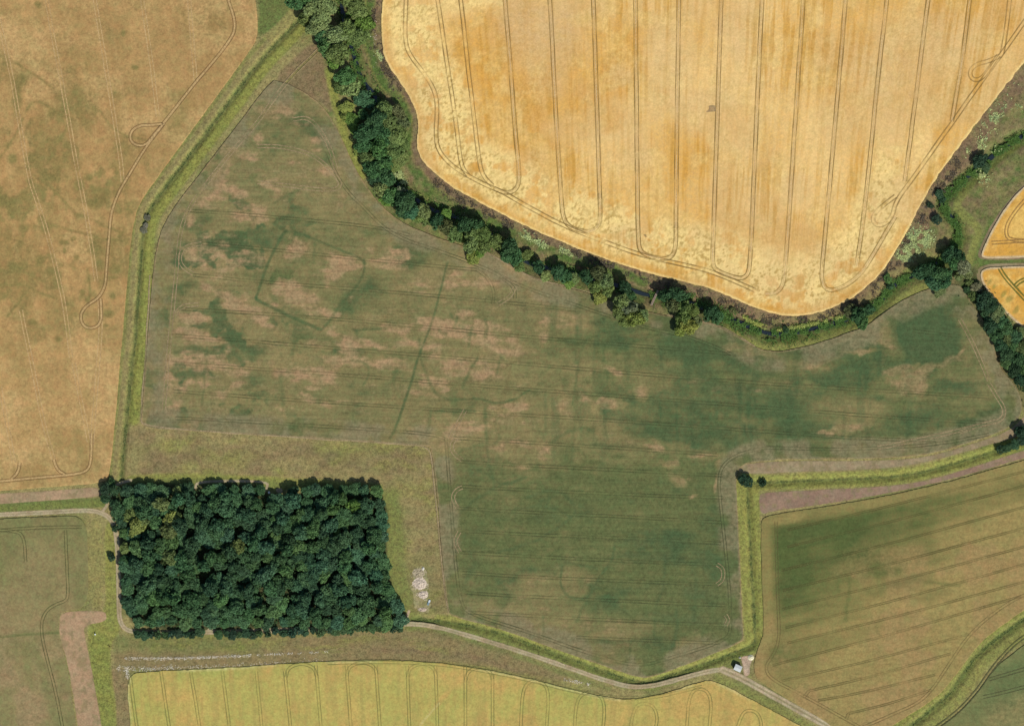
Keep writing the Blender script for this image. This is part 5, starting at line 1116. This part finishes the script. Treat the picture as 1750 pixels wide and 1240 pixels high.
WALL = plain_mat("shed_wall", A(150, 150, 140), .1, 2); ROOF = plain_mat("shed_roof", A(204, 208, 206), .08, 1.5, .6); DOOR = plain_mat("shed_door", A(84, 92, 84), .1, 2)
s = thing("shed", 1260.5, 1140, -24, "small pale-roofed shed standing by the track junction", "shed")
hw, hd, hh = 1.9, 1.5, 2.7
part("wall", [(-hw, -hd, 0, hw, -hd + .12, hh), (-hw, hd - .12, 0, hw, hd, hh), (-hw, -hd + .12, 0, -hw + .12, hd - .12, hh), (hw - .12, -hd + .12, 0, hw, hd - .12, hh)], WALL, s)
rc = [(-hw - .2, -hd - .25, hh), (hw + .2, -hd - .25, hh), (hw + .2, 0, hh + .45), (-hw - .2, 0, hh + .45), (hw + .2, hd + .25, hh), (-hw - .2, hd + .25, hh)]
rc2 = [(x, y, z + .08) for x, y, z in rc]
part("roof", [], ROOF, s, (rc + rc2, [(0, 3, 2, 1), (3, 5, 4, 2), (6, 7, 8, 9), (9, 8, 10, 11), (0, 1, 7, 6), (4, 5, 11, 10), (1, 2, 8, 7), (2, 4, 10, 8), (3, 0, 6, 9), (5, 3, 9, 11)]))
d_ = part("door", [(-.5, -hd - .05, .05, .5, -hd - .003, 2.1)], DOOR, s); part("handle", [(.34, -hd - .1, 1.0, .42, -hd - .052, 1.12)], BARK, d_)

def heap(name, px, py, rx, ry, h, col, label, seed, hole=0.0, n=26, cat="heap"):
    """low uneven heap of stones and earth"""
    xs_, ys_ = np.meshgrid(np.linspace(-1.15, 1.15, n), np.linspace(-1.15, 1.15, n))
    rr = np.hypot(xs_, ys_); q = fbm(xs_ * 10 + seed, ys_ * 10, 3.0, 4, seed)
    z = h * np.clip(1 - rr ** 2, -.3, 1) * (.45 + 1.1 * q) - .06
    if hole: z -= h * 1.4 * np.exp(-((xs_ - .15) ** 2 + (ys_ + .1) ** 2) / hole ** 2)
    x, y = W(px, py)
    co = np.stack([xs_ * rx / PXM, ys_ * ry / PXM, z], -1).reshape(-1, 3)
    i = np.arange(n * n).reshape(n, n)
    fa = np.stack([i[:-1, :-1], i[:-1, 1:], i[1:, 1:], i[1:, :-1]], -1).reshape(-1, 4)
    fa = fa[(co[fa][:, :, 2].max(1) > -.05)]
    o_ = link(name, new_mesh_np(name, co, [fa]), plain_mat(name + "_stone", col, .35, 1.6, .9, .6)); o_.location = (x, y, .06)
    return tag(o_, label, cat)
def stones(name, px, py, rx, ry, h, col, label, seed, n=150, hole=0.0):
    """scatter of broken lumps, dense in the middle and thinning outwards, as one heap"""
    gg = np.random.default_rng(seed); co, fa = [], []
    ico = [(0, 0, 1), (.89, 0, .45), (.28, .85, .45), (-.72, .53, .45), (-.72, -.53, .45), (.28, -.85, .45), (.72, .53, -.45), (-.28, .85, -.45), (-.89, 0, -.45), (-.28, -.85, -.45), (.72, -.53, -.45), (0, 0, -1)]
    tri = [(0, 1, 2), (0, 2, 3), (0, 3, 4), (0, 4, 5), (0, 5, 1), (1, 6, 2), (2, 7, 3), (3, 8, 4), (4, 9, 5), (5, 10, 1), (2, 6, 7), (3, 7, 8), (4, 8, 9), (5, 9, 10), (1, 10, 6), (11, 7, 6), (11, 8, 7), (11, 9, 8), (11, 10, 9), (11, 6, 10)]
    gx = np.linspace(-1.1, 1.1, 15)
    for yy in gx:
        for xx in gx: co.append((xx * rx / PXM, yy * ry / PXM, h * .35 * max(0, 1 - xx * xx - yy * yy) * gg.uniform(.6, 1.2) - .03))
    fa = [(r_ * 15 + c_, r_ * 15 + c_ + 1, (r_ + 1) * 15 + c_ + 1) for r_ in range(14) for c_ in range(14) if gx[r_] ** 2 + gx[c_] ** 2 < .95] + [(r_ * 15 + c_, (r_ + 1) * 15 + c_ + 1, (r_ + 1) * 15 + c_) for r_ in range(14) for c_ in range(14) if gx[r_] ** 2 + gx[c_] ** 2 < .95]
    while len(co) < n * 12 + 225:
        a = gg.uniform(0, 6.283); q = gg.random() ** .75 * (1 + .35 * math.sin(3 * a + seed)); 
        if q < hole: continue
        s_ = gg.uniform(.16, .62) * (1.15 - .6 * min(q, 1)); cx, cy = math.cos(a) * q * rx / PXM, math.sin(a) * q * ry / PXM
        cz = h * max(0, 1 - q) * gg.uniform(.3, 1) + .02; ro = gg.uniform(0, 6.28); c_, n_ = math.cos(ro), math.sin(ro)
        sc = gg.uniform(.6, 1.3, 3) * s_; b0 = len(co)
        for v in ico:
            j_ = gg.uniform(.75, 1.2); x_, y_, z_ = v[0] * sc[0] * j_, v[1] * sc[1] * j_, v[2] * sc[2] * .55 * j_
            co.append((cx + x_ * c_ - y_ * n_, cy + x_ * n_ + y_ * c_, cz + z_))
        fa += [(b0 + i_, b0 + j_, b0 + k_) for i_, j_, k_ in tri]
    o_ = link(name, new_mesh_np(name, np.array(co), [np.array(fa)], smooth=False), plain_mat(name + "_stone", col, .45, .9, .9, .4)); x, y = W(px, py); o_.location = (x, y, .06)
    return tag(o_, label, "heap")
stones("rubble_heap", 717, 997, 13, 11, .6, A(216, 198, 178), "broad heap of pale rubble in the meadow east of the wood", 3, 260)
stones("rubble_heap", 716, 979, 12, 10, .2, A(176, 162, 134), "thin scatter of pale rubble north of the broad heap", 4, 120)
stones("rubble_heap", 723, 1016, 9, 7, .7, A(216, 198, 178), "pale rubble heap with a dark hollow, south of the broad heap", 5, 130, .3)
stones("rubble_heap", 722, 1041, 8, 4, .3, A(192, 172, 152), "small scatter of rubble below the pale trough", 6, 34)
heap("sand_heap", 1283, 1123, 5.5, 5, .9, A(230, 220, 186), "small cream heap at the north end of the stone pad", 7)
heap("boulder", 1264.5, 1123, 2.2, 2, .6, A(190, 182, 160), "pale boulder by the stone pad's north-west corner", 8, cat="boulder")
heap("boulder", 723, 971, 2.5, 3, .7, A(226, 220, 206), "white boulder at the top of the rubble scatter", 9, cat="boulder")
MET = plain_mat("galvanised", A(190, 198, 200), .12, 2, .5); WAT = mw
tr = thing("water_trough", 733, 1029, 68, "pale bluish water trough between the rubble heaps and the track", "trough")
part("basin", [(-1.6, -.55, 0, 1.6, .55, .12), (-1.6, -.55, .12, 1.6, -.47, .65), (-1.6, .47, .12, 1.6, .55, .65), (-1.6, -.47, .12, -1.52, .47, .65), (1.52, -.47, .12, 1.6, .47, .65)], MET, tr)
part("cover", [(.1, -.47, .56, 1.52, .47, .6)], plain_mat("trough_cover", A(214, 220, 222), .06, 3), tr); part("water", [(-1.5, -.46, .4, .08, .46, .5)], plain_mat("trough_water", A(130, 150, 158), .05, 3, .2), tr)
tk = thing("water_tank", 460, 841, 0, "tiny bright white tank in the gap on the wood's north edge", "tank")
def cyl(r0, z0, z1, k=20, r1=None):
    r1 = r1 or r0
    co = [(r0 * math.cos(2 * math.pi * i / k), r0 * math.sin(2 * math.pi * i / k), z0) for i in range(k)] + [(r1 * math.cos(2 * math.pi * i / k), r1 * math.sin(2 * math.pi * i / k), z1) for i in range(k)]
    return co, [(i, (i + 1) % k, k + (i + 1) % k, k + i) for i in range(k)] + [tuple(range(k, 2 * k)), tuple(range(k - 1, -1, -1))]
WHT = plain_mat("white_plastic", A(238, 240, 240), .04, 3, .5)
part("tank_body", [], WHT, tk, cyl(.62, .05, 1.3)); part("lid", [], WHT, tk, cyl(.3, 1.3, 1.42, 16, .24))
po = thing("marker_post", 163, 1083, 0, "white marker post in the green verge by the brown elbow strip", "post")
part("post", [(-.16, -.16, -.2, .16, .16, 1.1)], WHT, po); part("cap", [], WHT, po, cyl(.42, 1.1, 1.2, 14, .3))
ob = thing("wooden_post", 187, 1104, 20, "brown timber post standing in the rough corner below the track bend", "post")
TIM = plain_mat("timber", A(116, 84, 64), .2, 4)
part("post", [(-.12, -.12, -.3, .12, .12, 1.5)], TIM, ob); part("rail", [(-.9, -.06, 1.1, -.122, .06, 1.25)], TIM, ob); part("brace", [(.122, -.05, .2, .5, .05, .34)], TIM, ob)
fb = thing("footbridge", 1118.5, 509, 66, "narrow grey plank footbridge crossing the river beside dark bushes", "footbridge", .0)
PLK = plain_mat("weathered_plank", A(158, 140, 124), .15, 3)
part("deck", [(-4.6 + i * .62, -.5, .5, -4.6 + i * .62 + .58, .5, .58) for i in range(15)], PLK, fb)
part("beam", [(-4.7, -.42, .3, 4.7, -.28, .497), (-4.7, .28, .3, 4.7, .42, .497)], TIM, fb)
for sgn in (-1, 1):
    part("handrail", [(-4.6, sgn * .53 - .04, 1.42, 4.6, sgn * .53 + .04, 1.5)] + [(-4.5 + i * 1.8 - .05, sgn * .53 - .03, .3, -4.5 + i * 1.8 + .05, sgn * .53 + .03, 1.418) for i in range(6)], PLK, fb)

# a dark bird gliding over the wheat
bx, by = W(1103.5, 404)
bird = bpy.data.objects.new("bird", None)
bco = []; bfa = []
prof = [(-.34, .02), (-.26, .05), (-.1, .1), (.06, .11), (.2, .07), (.27, .055), (.33, .045), (.39, .012)]
for x_, r_ in prof:
    for i in range(8): bco.append((x_, r_ * math.cos(i * math.pi / 4), r_ * .9 * math.sin(i * math.pi / 4) + .02 * x_))
for j in range(len(prof) - 1):
    for i in range(8): bfa.append((j * 8 + i, j * 8 + (i + 1) % 8, j * 8 + 8 + (i + 1) % 8, j * 8 + 8 + i))
bfa += [tuple(range(7, -1, -1)), tuple(range(len(bco) - 8, len(bco)))]
for sg in (-1, 1):                       # broad wings with a bent wrist, spread fingers of feather at the tip
    n = len(bco); st_ = [(.12, -.16, .07, .03), (.14, -.18, .3, .07), (.2, -.12, .55, .09), (.16, -.08, .75, .06), (.06, -.06, .86, .03)]
    for lx, tx, y_, z_ in st_:
        for q in (.012, -.012): bco += [(lx, sg * y_, z_ + q), (tx, sg * y_, z_ + q * .3)]
    for j in range(4):
        a_ = n + j * 4; c_ = a_ + 4
        bfa += [(a_, a_ + 1, c_ + 1, c_), (a_ + 2, c_ + 2, c_ + 3, a_ + 3), (a_, c_, c_ + 2, a_ + 2), (a_ + 1, a_ + 3, c_ + 3, c_ + 1)]
    bfa.append((n + 16, n + 17, n + 19, n + 18))
n = len(bco); bco += [(-.3, -.04, .01), (-.3, .04, .01), (-.62, .17, .015), (-.66, 0, .015), (-.62, -.17, .015), (-.3, -.04, -.01), (-.3, .04, -.01), (-.62, .17, 0), (-.66, 0, 0), (-.62, -.17, 0)]
bfa += [(n, n + 1, n + 2, n + 3, n + 4), (n + 9, n + 8, n + 7, n + 6, n + 5)] + [(n + i, n + 5 + i, n + 5 + (i + 1) % 5, n + (i + 1) % 5) for i in range(5)]
me = bpy.data.meshes.new("bird"); me.from_pydata(bco, [], bfa); me.update()
bd = link("bird", me, plain_mat("dark_feathers", (.03, .024, .018), .3, 8))
bpy.data.objects.remove(bird)
bd.location = (bx, by, 1.6); bd.rotation_euler = (R(4), 0, R(80)); bd.scale = (1.0, 1.0, 1.0)
tag(bd, "small dark bird gliding low over the golden wheat with wings spread", "bird")
